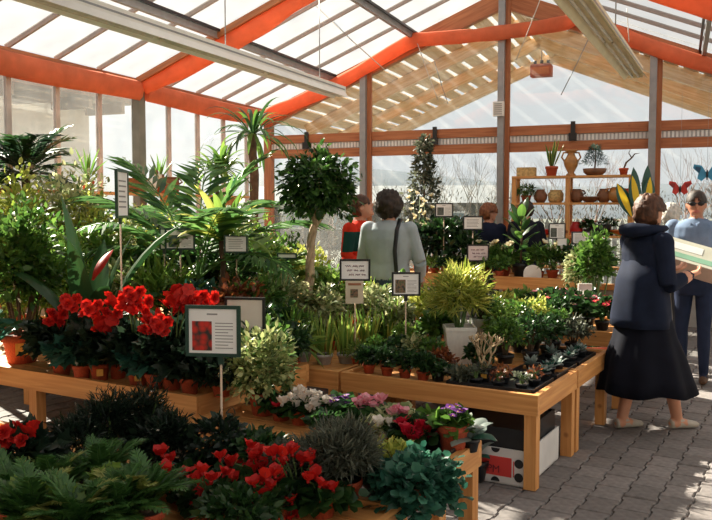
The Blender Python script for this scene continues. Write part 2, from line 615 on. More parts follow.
for i in range(4):
    a, b_ = edges[i], edges[i + 1]
    MB().box(a + 0.06, b_ - 0.06, -0.012, -0.004, 0.54, BEAM0).build('pane', M_GLASS, wb, False)
    za, zb = roofz(a) - 0.14, roofz(b_) - 0.14
    MB().add([(a + 0.06, -0.012, BEAM1), (b_ - 0.06, -0.012, BEAM1), (b_ - 0.06, -0.012, zb), (a + 0.06, -0.012, za),
              (a + 0.06, -0.004, BEAM1), (b_ - 0.06, -0.004, BEAM1), (b_ - 0.06, -0.004, zb), (a + 0.06, -0.004, za)],
             [(0, 1, 2, 3), (7, 6, 5, 4), (0, 4, 5, 1), (1, 5, 6, 2), (2, 6, 7, 3), (3, 7, 4, 0)]).build('pane', M_GLASS, wb, False)
for u in (-3.05, -0.98, 0.98):     # small black clips that hold the strip
    MB().box(u - 0.05, u + 0.05, -0.16, -0.095, 2.50, 2.60).box(u - 0.03, u + 0.03, -0.13, -0.095, 2.60, 2.76).build('clip', M_FRAMEB, wb, False)

# ---- side walls
M_MULL = plain('mullion_paint', (0.55, 0.46, 0.42), 0.6)
def side_wall(name, side):
    wl = structure(name, GP, GRZ)
    x = side * HALF
    MB().box(x - 0.08, x + 0.08, -15.5, 0, 0, 0.62).build('plinth', plain('render_wall', (0.45, 0.43, 0.40), 0.9), wl, False)
    bar('sill_board', (x - side * 0.06, 0, 0.66), (x - side * 0.06, -15.5, 0.66), 0.26, 0.06, pine('x'), wl)
    for k in range(26):
        y = -k * PANEL
        if y < -15.5:
            break
        if k % 5 == 0:
            bar('post', (x - side * 0.04, y, 0.6), (x - side * 0.04, y, EAVE - 0.05), 0.11, 0.13, plain('weathered_post', (0.20, 0.20, 0.17), 0.8), wl, up=Vector((0, 1, 0)))
        else:
            bar('mullion', (x, y, 0.69), (x, y, EAVE - 0.15), 0.045, 0.06, M_MULL, wl, up=Vector((0, 1, 0)))
        if y - PANEL > -15.6:
            MB().box(x - 0.004, x + 0.004, y - PANEL + 0.025, y - 0.025, 0.69, EAVE - 0.15).build('pane', M_GLASS, wl, False)
    return wl
side_wall('wall_left', -1)
side_wall('wall_right', 1)
# the greenhouse leans on a house behind the photographer
wf = structure('wall_front', GP, GRZ)
MB().add([(-HALF - 0.2, -15.6, 0), (HALF + 0.2, -15.6, 0), (HALF + 0.2, -15.6, EAVE), (0, -15.6, RIDGE + 0.2), (-HALF - 0.2, -15.6, EAVE)], [(0, 1, 2, 3, 4)]) \
    .build('house_wall', plain('house_render', (0.30, 0.26, 0.22), 0.9), wf, False)

# ================================================================== OUTSIDE
out = structure('ground', (0, 0, -0.1))
MB().box(-80, 80, -30, 150, -0.1, 0.0).build('gravel', plain('pale_gravel', (0.085, 0.09, 0.07), 0.95, 0.15, 0.6), out, False)
hm = MB()
hv, hf = [], []
for i in range(41):
    t = i / 40
    x = -150 + 340 * t
    h = 6 + 7 * mnoise.noise(Vector((t * 5, 3.1, 0))) + 5 * math.sin(t * 5)
    hv += [(x, 150, -2), (x, 165, max(2, h)), (x, 230, max(2, h) * 0.6)]
for i in range(40):
    a = i * 3
    hf += [(a, a + 3, a + 4, a + 1), (a + 1, a + 4, a + 5, a + 2)]
hm.add(hv, hf)
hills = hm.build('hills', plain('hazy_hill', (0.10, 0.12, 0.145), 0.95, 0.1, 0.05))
hills['kind'] = 'structure'

# neighbouring shop front seen through the left wall
nb = thing('neighbouring_building', 'white neighbouring building with dark eaves seen through the side wall glass', 'building', G(-8.2, 4.0, -0.1), GRZ)
MB().box(-3, 0, -14, 5, 0, 3.65).build('wall', plain('white_render', (0.62, 0.60, 0.57), 0.85, 0.05), nb, False)
for k in range(5):
    y = -11 + k * 3.1
    fo = MB().box(0.0, 0.06, y - 1.15, y + 1.15, 2.05, 3.0).build('window', plain('grey_window_frame', (0.35, 0.36, 0.36), 0.5), nb, False)
    MB().box(0.06, 0.075, y - 1.05, y - 0.04, 2.12, 2.93).build('pane', plain('shop_glass', (0.20, 0.26, 0.28), 0.15, 0.3, 1.2), fo, False)
    MB().box(0.06, 0.075, y + 0.04, y + 1.05, 2.12, 2.93).build('pane', plain('shop_glass', (0.20, 0.26, 0.28), 0.15, 0.3, 1.2), fo, False)
ev = MB().box(-3.2, 0.9, -14.3, 5.3, 3.65, 3.9).build('roof', plain('brown_roof_board', (0.16, 0.10, 0.06), 0.8), nb, False)
for k in range(22):
    y = -14 + k * 0.9
    MB().box(0.0, 0.85, y, y + 0.09, 3.45, 3.65).build('rafter_end', plain('brown_roof_board', (0.16, 0.10, 0.06), 0.8), ev, False)

# board outside with a few letters of its writing in view
sg = thing('shop_board', 'pale outdoor shop board with dark lettering beyond the side wall', 'sign', at(4, 168, 10.6) - Vector((0, 0, 0)), R(-8))
sg.location.z = 0.0
_zz = at(4, 156, 10.6).z
MB().box(-0.42, 0.16, -0.015, 0.015, _zz - 0.16, _zz + 0.13).build('board', plain('board_white', (0.78, 0.80, 0.80), 0.6), sg, False)
for x in (-0.36, 0.1):
    MB().box(x - 0.02, x + 0.02, 0.015, 0.05, 0, _zz + 0.1).build('leg', M_STEEL, sg, False)
fc = bpy.data.curves.new('lettering', 'FONT')
fc.body = 'nder'
fc.size = 0.19
fc.extrude = 0.003
fc.align_x = 'CENTER'
fc.materials.append(plain('letter_blue_grey', (0.07, 0.10, 0.15), 0.6))
def text_mesh(name, fc):
    t = bpy.data.objects.new(name, fc)
    COL.objects.link(t)
    bpy.context.view_layer.update()
    me = bpy.data.meshes.new_from_object(t.evaluated_get(bpy.context.evaluated_depsgraph_get()))
    bpy.data.objects.remove(t)
    return me
link('lettering', text_mesh('lettering', fc), sg, (-0.06, -0.02, _zz - 0.07), rot=(PI / 2, 0, 0))

def bare_tree(name, label, loc, h, seed, mat, group):
    r = random.Random(seed)
    root = thing(name, label, 'tree', loc, r.uniform(0, 6), group)
    tr, tw = MB(), MB()
    def grow(mb, p, d, L, rad, lev):
        pts, rr = [p], [rad]
        for i in range(3):
            d = (d + Vector((r.uniform(-.22, .22), r.uniform(-.22, .22), r.uniform(-.02, .2)))).normalized()
            p = p + d * L / 3
            pts.append(p)
            rr.append(rad * (1 - 0.2 * (i + 1)))
        mb.tube(pts, rr, 4 if lev else 6, cap=False)
        if lev < 4:
            for k in range(3 if lev else 5):
                nd = (d + Vector((r.uniform(-.8, .8), r.uniform(-.8, .8), r.uniform(0, .5)))).normalized()
                grow(tw, pts[-1 - (k % 2)], nd, L * r.uniform(.6, .8), rad * 0.45, lev + 1)
    grow(tr, Vector((0, 0, 0)), Vector((0, 0, 1)), h * 0.36, h * 0.014, 0)
    tr.build('trunk', mat, root)
    tw.build('twigs', mat, root, kind='stuff')
    return root
M_TW1 = plain('grey_twig', (0.16, 0.14, 0.12), 0.9)
M_TW2 = plain('reddish_twig', (0.22, 0.13, 0.10), 0.9)
for i, (x, D, h) in enumerate(((400, 19, 2.9), (432, 17.5, 3.1), (462, 18, 3.2), (476, 21, 3.4))):
    bare_tree('bare_tree', 'leafless grey tree outside between the two middle steel posts', dp(x, D, -0.1), h, 11 + i, M_TW1, 'bare grey trees outside')
for i, (x, D, h) in enumerate(((600, 24, 3.6), (690, 18, 3.3), (725, 20, 3.6), (560, 21.5, 3.4), (330, 21, 3.0))):
    bare_tree('reddish_tree', 'leafless reddish shrub tree standing far outside the gable glass', dp(x, D, -0.1), h, 31 + i, M_TW2, 'reddish bare trees outside')

for i, (x, D, w, h) in enumerate(((300, 17, 1.9, 1.9), (345, 18, 1.8, 2.1), (395, 21.5, 2.2, 2.3), (445, 20, 2.2, 2.2), (500, 19, 1.8, 2.0), (575, 19.5, 2.2, 2.2), (640, 20, 2.2, 2.4), (690, 19.5, 2.0, 2.2), (730, 18, 2.2, 2.4))):
    rt = thing('outdoor_shrub', 'twiggy grey-green shrub in the hedge row outside the gable', 'shrub', dp(x, D, -0.1), 0, 'hedge row outside')
    g_ = np.random.default_rng(900 + i)
    b_ = MB()
    n_ = 2200
    d_ = nrm(g_.normal(size=(n_, 3)))
    d_[:, 2] = np.abs(d_[:, 2])
    P_ = d_ * (g_.random((n_, 1)) ** .5) * np.array((w / 2, w / 2, h))
    b_.inst(([(0, 0, 0), (-.10, .5, .02), (.10, .5, .02), (0, 1, 0)], [(0, 2, 3, 1)]), P_, d_ + g_.normal(scale=.5, size=(n_, 3)) + np.array((0, 0, .5)), g_.normal(size=(n_, 3)), .06 + .10 * g_.random(n_), g_.random(n_))
    b_.build('foliage', leafmat('leaf_hedge', (.06, .06, .05), (.11, .10, .08), .2, .9, .05), rt, kind='stuff')
    MB().tube([(0, 0, 0), (0, 0, h * .6)], [.05, .02], 6).build('stem', M_TW1, rt)
# picket fence seen between the shelves
fn = thing('picket_fence', 'white picket fence outside behind the plant shelf', 'fence', dp(545, 17.5, -0.1), R(-6))
for k in range(26):
    x = -0.6 + k * 0.16
    MB().add([(x - .05, 0, 0), (x + .05, 0, 0), (x + .05, 0, 1.35), (x, 0, 1.5), (x - .05, 0, 1.35),
              (x - .05, .02, 0), (x + .05, .02, 0), (x + .05, .02, 1.35), (x, .02, 1.5), (x - .05, .02, 1.35)],
             [(0, 1, 2, 3, 4), (9, 8, 7, 6, 5), (0, 5, 6, 1), (1, 6, 7, 2), (2, 7, 8, 3), (3, 8, 9, 4), (4, 9, 5, 0)]).build('picket', plain('fence_paint', (.26, .26, .26), .7), fn, False)
for z in (0.4, 1.1):
    MB().box(-0.7, 3.5, 0.025, 0.06, z, z + 0.08).build('rail', plain('fence_paint', (.26, .26, .26), .7), fn, False)
# low outbuilding beyond the gable
ob = thing('outbuilding', 'low pale outbuilding with grey roof far outside the gable', 'building', dp(440, 34, -0.1), R(-12))
MB().box(-9, 2.6, 0, 4, 0, 2.0).build('wall', plain('pale_render', (0.16, 0.155, 0.14), 0.9), ob, False)
MB().add([(-9.3, -0.4, 1.95), (2.9, -0.4, 1.95), (2.9, 2, 2.75), (-9.3, 2, 2.75), (-9.3, 4.4, 1.95), (2.9, 4.4, 1.95)],
         [(0, 1, 2, 3), (3, 2, 5, 4), (1, 5, 2), (0, 3, 4)]).build('roof', plain('grey_roof', (0.16, 0.17, 0.18), 0.8), ob, False)
for x in (-6.5, -4.2, -1.9, 0.6):
    wf_ = MB().box(x - 0.5, x + 0.5, -0.05, 0, 0.8, 1.6).build('window', M_WHITE, ob, False)
    MB().box(x - 0.42, x + 0.42, -0.06, -0.05, 0.88, 1.52).build('pane', plain('shop_glass', (0.2, 0.26, 0.28), 0.15), wf_, False)
# pale blue parked car beyond the glass
cr = thing('parked_car', 'pale blue car parked outside beyond the gable glass', 'car', dp(452, 25.0, -0.1), R(8))
bd = MB()
prof = [(-2.0, 0.35), (-2.0, 0.80), (-1.25, 0.92), (-0.75, 1.38), (0.75, 1.40), (1.35, 0.95), (2.0, 0.85), (2.05, 0.35)]
n = len(prof)
bd.add([(x, -0.8, z) for x, z in prof] + [(x, 0.8, z) for x, z in prof],
       [tuple(range(n)), tuple(range(2 * n - 1, n - 1, -1))] + [(i, n + i, n + (i + 1) % n, (i + 1) % n) for i in range(n)])
bd.build('body', plain('pale_blue_paint', (0.20, 0.30, 0.38), 0.3), cr, False)
MB().add([(-1.12, -0.81, 0.94), (1.2, -0.81, 0.96), (0.68, -0.81, 1.34), (-0.68, -0.81, 1.32)], [(0, 1, 2, 3)]).build('side_window', plain('shop_glass', (0.2, 0.26, 0.28), 0.15), cr, False)
for x in (-1.3, 1.3):
    for y in (-0.8, 0.62):
        w_ = MB().tube([(x, y, 0.32), (x, y + 0.18, 0.32)], 0.32, 18).build('wheel', M_BLACKP, cr)

# ================================================================== HANGING FROM THE ROOF
def swag(name, label, pts, width, drop, seed, parent_group=None, flat=False):
    """gathered cloth: a soft bundle with lengthwise folds hung along a line (greenhouse frame)"""
    r = random.Random(seed)
    # resample
    P = []
    for a, b_ in zip(pts[:-1], pts[1:]):
        a, b_ = Vector(a), Vector(b_)
        n = max(2, int((b_ - a).length / 0.09))
        P += [a.lerp(b_, i / n) for i in range(n)]
    P.append(Vector(pts[-1]))
    sec = 14
    v, f = [], []
    for i, p in enumerate(P):
        d = (P[min(i + 1, len(P) - 1)] - P[max(i - 1, 0)]).normalized()
        a = d.cross(Vector((0, 0, 1))).normalized()
        b_ = a.cross(d)
        wob = 1 + 0.22 * mnoise.noise(Vector((i * 0.23, seed, 0)))
        for k in range(sec):
            t = 2 * PI * k / sec
            fold = 1 + 0.20 * mnoise.noise(Vector((math.cos(t) * 1.6 + seed, math.sin(t) * 1.6, i * 0.10)))
            cx = math.cos(t) * width * wob * fold
            cz = math.sin(t) * drop * wob * fold
            if flat:
                cx *= 0.5 + 0.5 * (math.sin(t) < 0)
            v.append(tuple(p + a * cx + b_ * (cz - drop)))
    for i in range(len(P) - 1):
        for k in range(sec):
            k2 = (k + 1) % sec
            f.append((i * sec + k, i * sec + k2, (i + 1) * sec + k2, (i + 1) * sec + k))
    f.append(tuple(range(sec))[::-1])
    f.append(tuple((len(P) - 1) * sec + k for k in range(sec)))
    o = MB().add(v, f).build(name, M_CLOTH)
    o.location = GP
    o.rotation_euler = (0, 0, GRZ)
    return tag(o, label, 'shade cloth', parent_group)

def swag_path(y, dz):
    U = 1.42
    pts = []
    for i in range(15):
        t = i / 14
        u = -HALF + 0.1 + (HALF - 0.1 - U) * t
        sag = 0.09 * math.sin(PI * t) if dz else 0.10 * math.sin(PI * t)
        pts.append((u, y, roofz(u) - dz - sag * (1 - 0.4 * t)))
    L = list(pts)
    for i in range(1, 15):
        t = i / 15
        u = -U + 2 * U * 0.86 * t
        L.append((u, y, roofz(U) - dz + 0.06 - 0.05 * math.sin(PI * t) + 0.05 * t))
    for i in range(0, 15):
        t = i / 14
        u = U * 0.72 + (HALF - 0.1 - U * 0.72) * t
        L.append((u, y, roofz(u) - dz + 0.02 - 0.10 * math.sin(PI * t)))
    return L
swag('shade_cloth', 'gathered orange cloth slung along the rafter of the glazed gable', swag_path(-0.24, 0.0), 0.06, 0.10, 1)
swag('shade_cloth', 'gathered orange cloth slung along the rafter one bay before the gable', swag_path(-BAY, -0.04), 0.07, 0.125, 2)
swag('shade_cloth', 'gathered orange cloth slung along the rafter two bays before the gable', swag_path(-2 * BAY, -0.04), 0.07, 0.125, 3)
def valance(name, label, y0, y1, seed):
    v, f = [], []
    n = 46
    top, bot = EAVE - 0.0, EAVE - 0.235
    x = -HALF + 0.10
    prof = [(0.0, top), (0.06, top - 0.03), (0.075, top - 0.10), (0.05, bot + 0.04), (0.01, bot), (-0.012, bot + 0.02), (-0.01, top - 0.06)]
    m = len(prof)
    for i in range(n + 1):
        t = i / n
        y = y0 + (y1 - y0) * t
        sag = 0.035 * math.sin(PI * t) ** 2
        for (dx, z) in prof:
            w = mnoise.noise(Vector((y * 1.6, z * 3, seed))) * 0.02
            v.append((x + dx + w, y, z - sag * (1 if z < top - 0.05 else 0.4)))
    for i in range(n):
        for k in range(m):
            k2 = (k + 1) % m
            f.append((i * m + k, (i + 1) * m + k, (i + 1) * m + k2, i * m + k2))
    o = MB().add(v, f).build(name, M_CLOTH)
    o.location = GP
    o.rotation_euler = (0, 0, GRZ)
    tag(o, label, 'valance')
valance('cloth_valance', 'orange cloth valance along the eave beside the gable corner', -0.08, -BAY + 0.05, 5)
valance('cloth_valance', 'orange cloth valance along the eave in the second bay from the gable', -BAY - 0.05, -2 * BAY + 0.05, 6)
valance('cloth_valance', 'orange cloth valance along the eave in the third bay from the gable', -2 * BAY - 0.05, -3 * BAY + 0.05, 7)

def added_net(label, y0, y1, seed):  # added net outside the view, keeps sun off the near benches
    v, f = [], []
    nu, ny = 26, 22
    for i in range(nu + 1):
        u = -HALF + .12 + (HALF - .2) * i / nu
        for j in range(ny + 1):
            y = y0 + (y1 - y0) * j / ny
            v.append((u, y, roofz(u) - .14 - .05 * math.sin(PI * j / ny) + .02 * mnoise.noise(Vector((u * 2, y * 3, seed)))))
    for i in range(nu):
        for j in range(ny):
            a = i * (ny + 1) + j
            f.append((a, a + 1, a + ny + 2, a + ny + 1))
    o = MB().add(v, f).build('added_shade_net', plain('added_net_dark', (.10, .11, .10), .9, .2, 30, trans=.3))
    o.location = GP
    o.rotation_euler = (0, 0, GRZ)
    o.modifiers.new('t', 'SOLIDIFY').thickness = .004
    tag(o, label, 'shade cloth')
added_net('dark net added for shade over the third roof bay from the gable', -2 * BAY - .12, -3 * BAY + .12, 3)
added_net('dark net added for shade over the fourth roof bay from the gable', -3 * BAY - .12, -4 * BAY + .12, 4)

def lamp(name, label, p, q, mat, w):
    """long batten lamp: trunking above, flared reflector, dark tube, end caps, hangers"""
    p, q = Vector(p), Vector(q)
    d = q - p
    root = thing(name, label, 'ceiling light', p, math.atan2(d.y, d.x))
    L = d.length
    def ext(prof, nm, m, parent=root):
        n = len(prof)
        v = [(0, y, z) for y, z in prof] + [(L, y, z) for y, z in prof]
        f = [tuple(range(n))[::-1], tuple(range(n, 2 * n))] + [(i, (i + 1) % n, n + (i + 1) % n, n + i) for i in range(n)]
        return MB().add(v, f).build(nm, m, parent, False)
    ext([(-w * .28, 0.03), (w * .28, 0.03), (w * .28, 0.10), (-w * .28, 0.10)], 'trunking', mat)
    rf = ext([(-w * .5, -0.035), (-w * .3, 0.03), (w * .3, 0.03), (w * .5, -0.035), (w * .47, -0.035), (w * .26, 0.02), (-w * .26, 0.02), (-w * .47, -0.035)], 'reflector', mat)
    ext([(-w * .29, 0.052), (-w * .275, 0.052), (-w * .275, 0.068), (-w * .29, 0.068)], 'seam', M_STEEL, rf)
    ext([(w * .275, 0.052), (w * .29, 0.052), (w * .29, 0.068), (w * .275, 0.068)], 'seam', M_STEEL, rf)
    for s in (-1, 1):
        n = max(1, int(L / 1.5))
        for k in range(n):
            x0, x1 = k * L / n + 0.05, (k + 1) * L / n - 0.05
            MB().tube([(x0, s * w * .13, -0.012), (x1, s * w * .13, -0.012)], 0.013, 8).build('tube', plain('unlit_tube', (0.62, 0.60, 0.55), 0.25), root)
    for x in (0, L):
        MB().box(x - 0.012, x + 0.012, -w * .3, w * .3, -0.02, 0.10).build('end_cap', mat, root, False)
    for k in range(int(L / 2) + 1):
        x = 0.4 + 2 * k
        if x > L:
            break
        w0 = root.matrix_basis @ Vector((x, 0, 0.1)) if False else p + d.normalized() * x
        rel = w0 - GP
        u = rel.dot(GW)
        MB().tube([(x, 0, 0.1), (x, 0, roofz(u) - p.z - 0.02)], 0.006, 5).build('hanger', M_STEEL, root)
    return root
e1_ = at(341, 95, 9.9)
dirA = Vector((math.sin(R(23.2)), math.cos(R(23.2)), 0))
s1_ = e1_ - dirA * 9.0
lamp('batten_lamp', 'long white batten lamp ending before the big gable rafter', s1_, e1_, M_WHITE, 0.20)
e2_ = at(636, 76, 8.7)
dirB = Vector((math.sin(R(25.6)), math.cos(R(25.6)), 0))
lamp('batten_lamp', 'cream yellow batten lamp hanging towards the timber framed gable', e2_ - dirB * 6.0, e2_, M_CREAM, 0.24)

# cords for the shading and a few hanging things
def cord(label, p, q, r=0.007, m=None, grp=None):
    p, q = Vector(p), Vector(q)
    mid = p.lerp(q, 0.5) + Vector((0, 0, -0.02))
    o = MB().tube([p, p.lerp(mid, .5), mid, mid.lerp(q, .5), q], r, 6).build('pull_cord', m or plain('pale_cord', (0.62, 0.58, 0.52), 0.8))
    return tag(o, label, 'cord', grp)
cord('pale cord running from the roof purlin to the rafter above the narrow steel post', at(312, 2, 10.8), at(385, 70, 11.9))
cord('pale cord dangling where the orange cloth leaves the rafter', at(417, 42, 11.7), at(438, 100, 11.7))
cord('thin cord hanging crosswise behind the ridge post', at(540, 0, 10.6), at(516, 60, 11.1))
cord('thin dark cord hanging beside the cream lamp', at(594, 27, 10.6), at(561, 95, 10.9), 0.006, M_STEEL)
cord('slanting grey stay over the gable glass beside the narrow post', at(434, 60, 12.1), at(448, 104, 12.1), 0.007, M_STEEL)
cord('slanting white cord behind the end of the cream lamp', at(627, 8, 10.4), at(629, 42, 10.4), 0.006)

hb = thing('hanging_lantern', 'small red lantern box hanging under the porch ridge', 'lantern', G(-0.05, -3.6, 0), GRZ)
zc = at(548, 70, 15).z - 0.02
MB().box(-0.19, 0.19, -0.1, 0.1, zc - 0.13, zc + 0.10, c=0.03).build('body', plain('dull_red_paint', (0.30, 0.06, 0.04), 0.6), hb, False)
MB().box(-0.15, 0.15, -0.11, -0.1, zc - 0.09, zc + 0.03).build('face', plain('rust_face', (0.45, 0.16, 0.08), 0.6), hb, False)
for x in (-0.12, 0, 0.12):
    MB().tube([(x, 0, zc + 0.1), (x, 0, zc + 0.17)], 0.03, 8).build('lamp_cap', M_FRAMEB, hb)
MB().tube([(0, 0, zc + 0.1), (0, 0, RIDGE - 0.15)], 0.008, 5).build('cable', M_FRAMEB, hb)
tb = thing('thermostat_box', 'small white louvred box fixed on the ridge post above the beam', 'thermostat', G(-0.02, 0.22, 2.86), GRZ)
MB().box(-0.075, 0.075, -0.05, 0.02, 0, 0.20).build('case', M_WHITE, tb, False)
for k in range(6):
    MB().box(-0.055, 0.055, -0.058, -0.05, 0.02 + k * 0.028, 0.034 + k * 0.028).build('louvre', plain('louvre_grey', (0.42, 0.40, 0.38), 0.6), tb, False)

# ================================================================== BENCHES
def bench(name, label, a, b_, L, W, H, seed=0, legs=((0, 0), (1, 0), (0, 1), (1, 1)), ap=0.115, mid=False, cat='table'):
    """right front corner at bench coordinates (a, b); length L to the left, width W away"""
    root = thing(name, label, cat, B(a, b_), -BA)
    t = 0.035
    MB().box(-L, 0, 0, t, H - ap, H).build('apron', pine('x'), root, False)
    MB().box(-L, 0, W - t, W, H - ap, H).build('apron', pine('x'), root, False)
    MB().box(-t, 0, t, W - t, H - ap, H).build('apron', pine('y'), root, False)
    MB().box(-L, -L + t, t, W - t, H - ap, H).build('apron', pine('y'), root, False)
    n = max(3, int(W / 0.14))
    for k in range(n):
        y0 = t + k * (W - 2 * t) / n
        MB().box(-L + t, -t, y0 + 0.006, y0 + (W - 2 * t) / n - 0.006, H - 0.05, H - 0.022).build('plank', pine('x'), root, False)
    lw = 0.068
    xs = [0, 1] + ([0.5] if mid else [])
    for ix in xs:
        for iy in (0, 1):
            x = -t * 0.3 - lw if ix == 0 else (-L + t * 0.3 if ix == 1 else -L / 2)
            y = t * 0.3 if iy == 0 else W - t * 0.3 - lw
            MB().box(x, x + lw, y, y + lw, 0.004, H - 0.05).build('leg', pine('z'), root, False)
    return root
SURF = -0.022
bench('display_table', 'pine display table with white fruit box underneath', 0, 0, 1.26, 0.80, 0.54, mid=False)
bench('display_table', 'pine display table of bushy succulents behind the white square pot', 0.82, 0, 1.26, 0.84, 0.54)
bench('display_table', 'pine display table of iris pots butted beside the succulent table', 0, 1.28, 1.1, 0.80, 0.54)
bench('display_table', 'pine display table of leafy plants behind the iris pots', 0.82, 1.28, 1.1, 0.84, 0.54)
bench('display_bench', 'narrow pine bench of cyclamen and pansies in the aisle', -1.27, 0.0, 1.40, 0.45, 0.50)
bench('display_bench', 'low pine bench of red cyclamen and ferns', -2.75, 0.0, 3.6, 1.18, 0.44, mid=True)
bench('display_table', 'pine table carrying the scarlet begonias', -1.09, 1.47, 2.7, 1.05, 0.58, mid=True)
bench('display_table', 'pine table of palms and tall foliage plants', 0.0, 2.45, 2.6, 2.05, 0.55)
bench('display_table', 'pine table of pink flowers behind the succulent table', 2.1, 0.0, 1.2, 0.95, 0.60)
bench('display_table', 'tall pine table carrying the rubber plant and white lilies', 4.42, 0.95, 2.5, 0.62, 0.80, ap=0.15)
bench('display_table', 'pine table of shrubs along the side wall', 2.15, 3.5, 1.5, 1.4, 0.60)

# ================================================================== PLANT KIT
OVAL = ([(0, 0, 0), (-.24, .33, .05), (0, .35, 0), (.24, .33, .05), (-.20, .68, .02), (0, .7, -.03), (.20, .68, .02), (0, 1, -.13)],
        [(0, 2, 1), (0, 3, 2), (1, 2, 5, 4), (2, 3, 6, 5), (4, 5, 7), (5, 6, 7)])
ROUND = ([(0, 0, 0), (-.42, .25, .08), (0, .3, 0), (.42, .25, .08), (-.42, .70, .03), (0, .7, -.02), (.42, .70, .03), (0, 1, -.08)],
         OVAL[1])
NARROW = ([(0, 0, 0), (-.07, .4, .01), (.07, .4, .01), (0, 1, -.15)], [(0, 2, 3, 1)])
BIT = ([(0, 0, 0), (-.22, .5, .05), (.22, .5, .05), (0, 1, -.05)], [(0, 2, 1), (1, 2, 3)])
LOBED = ([(0, 0, 0), (-.30, .12, .04), (-.22, .36, 0), (-.42, .60, .05), (-.16, .70, 0), (0, 1.0, -.1), (.16, .70, 0), (.42, .60, .05), (.22, .36, 0), (.30, .12, .04), (0, .45, -.03)],
         [(10, i, i + 1) for i in range(0, 9)] + [(10, 9, 0)])
TM = dict(oval=OVAL, round=ROUND, narrow=NARROW, bit=BIT, lobed=LOBED)

def bush(c, r, n, size, tmpl, seed, up=0.35, shell=0.55, mb=None, low=-0.6, mat=0, droop=0.0):
    """n leaves through an ellipsoid crown centred c with radii r"""
    g = np.random.default_rng(seed)
    d = nrm(g.normal(size=(n * 2, 3)))
    d = d[d[:, 2] > low][:n]
    n = len(d)
    rad = (shell + (1 - shell) * g.random(n)) ** 0.6
    lump = 0.82 + 0.30 * np.sin(d[:, 0] * 4 + seed) * np.cos(d[:, 1] * 5 - seed) + 0.1 * g.normal(size=n)
    P = np.asarray(c) + d * rad[:, None] * lump[:, None] * np.asarray(r)
    Y = d + g.normal(scale=.55, size=(n, 3))
    Y[:, 2] += up * 0.4 - droop
    N = g.normal(scale=.5, size=(n, 3))
    N[:, 2] += 1.0
    N += d * 0.4
    mb = mb or MB()
    return mb.inst(TM[tmpl], P, Y, N, size * (0.65 + 0.7 * g.random(n)), np.clip(g.normal(.42, .27, n), 0, 1), mat)

POT_ME = {}
def pot_mesh(kind):
    if kind in POT_ME:
        return POT_ME[kind]
    m = {'terra': M_TERRA, 'black': M_BLACKP, 'grey': M_GREYPOT, 'white': M_WHITEPOT, 'redplastic': plain('red_plastic', (0.45, 0.03, 0.02), 0.4, 0.1)}[kind.split('_')[0]]
    if kind.endswith('_sq'):
        b_ = MB()
        for (a0, a1, z0, z1) in ((.74, .95, 0, .9), (1.0, 1.0, .9, 1.0)):
            v = [(sx * a0, sy * a0, z0) for sx, sy in ((-1, -1), (1, -1), (1, 1), (-1, 1))] + [(sx * a1, sy * a1, z1) for sx, sy in ((-1, -1), (1, -1), (1, 1), (-1, 1))]
            b_.add(v, [(3, 2, 1, 0), (0, 1, 5, 4), (1, 2, 6, 5), (2, 3, 7, 6), (3, 0, 4, 7)])
        v = [(sx * .88, sy * .88, 1.0) for sx, sy in ((-1, -1), (1, -1), (1, 1), (-1, 1))] + [(sx * 1.0, sy * 1.0, 1.0) for sx, sy in ((-1, -1), (1, -1), (1, 1), (-1, 1))]
        b_.add(v, [(0, 4, 5, 1), (1, 5, 6, 2), (2, 6, 7, 3), (3, 7, 4, 0)])
        me = b_.mesh('pot', m, False)
    else:
        me = MB().lathe([(.66, 0), (.70, .02), (.90, .74), (1.0, .75), (1.0, .98), (.97, 1.0), (.88, 1.0), (.86, .9)], 20).mesh('pot', m)
    POT_ME[kind] = me
    return me
SOIL_ME = MB().lathe([(0.001, .93), (.5, .93), (.88, .90)], 16, capb=False).mesh('soil', M_SOIL)
STICKER_ME = MB().box(-.3, .3, -.02, 0, 0, .4).mesh('sticker', plain('yellow_sticker', (0.80, 0.42, 0.08), 0.5), False)
def add_pot(root, r, h, kind='terra', sticker=False):
    p = link('pot', pot_mesh(kind), root, scale=(r, r, h))
    link('soil', SOIL_ME, p)
    if sticker:
        d = -Vector((root.location.x, root.location.y, 0)).normalized()
        o = link('sticker', STICKER_ME, p, (0, 0, .3))
        aa = math.atan2(d.y, d.x) - root.rotation_euler.z
        o.location = (math.cos(aa) * .90, math.sin(aa) * .90, .34)
        o.rotation_euler = (0.0, 0, aa + PI / 2)
    return p

def stems(root, h0, pts, rad, mat=None, name='stem', seed=0):
    r = random.Random(seed)
    b_ = MB()
    for q in pts:
        q = Vector(q)
        s = Vector((q.x * .15, q.y * .15, h0))
        m_ = s.lerp(q, .5) + Vector((q.x * -.1, q.y * -.1, .02))
        b_.tube([s, m_, q], [rad, rad * .8, rad * .45], 5, cap=False)
    return b_.build(name, mat or M_STEMG, root)

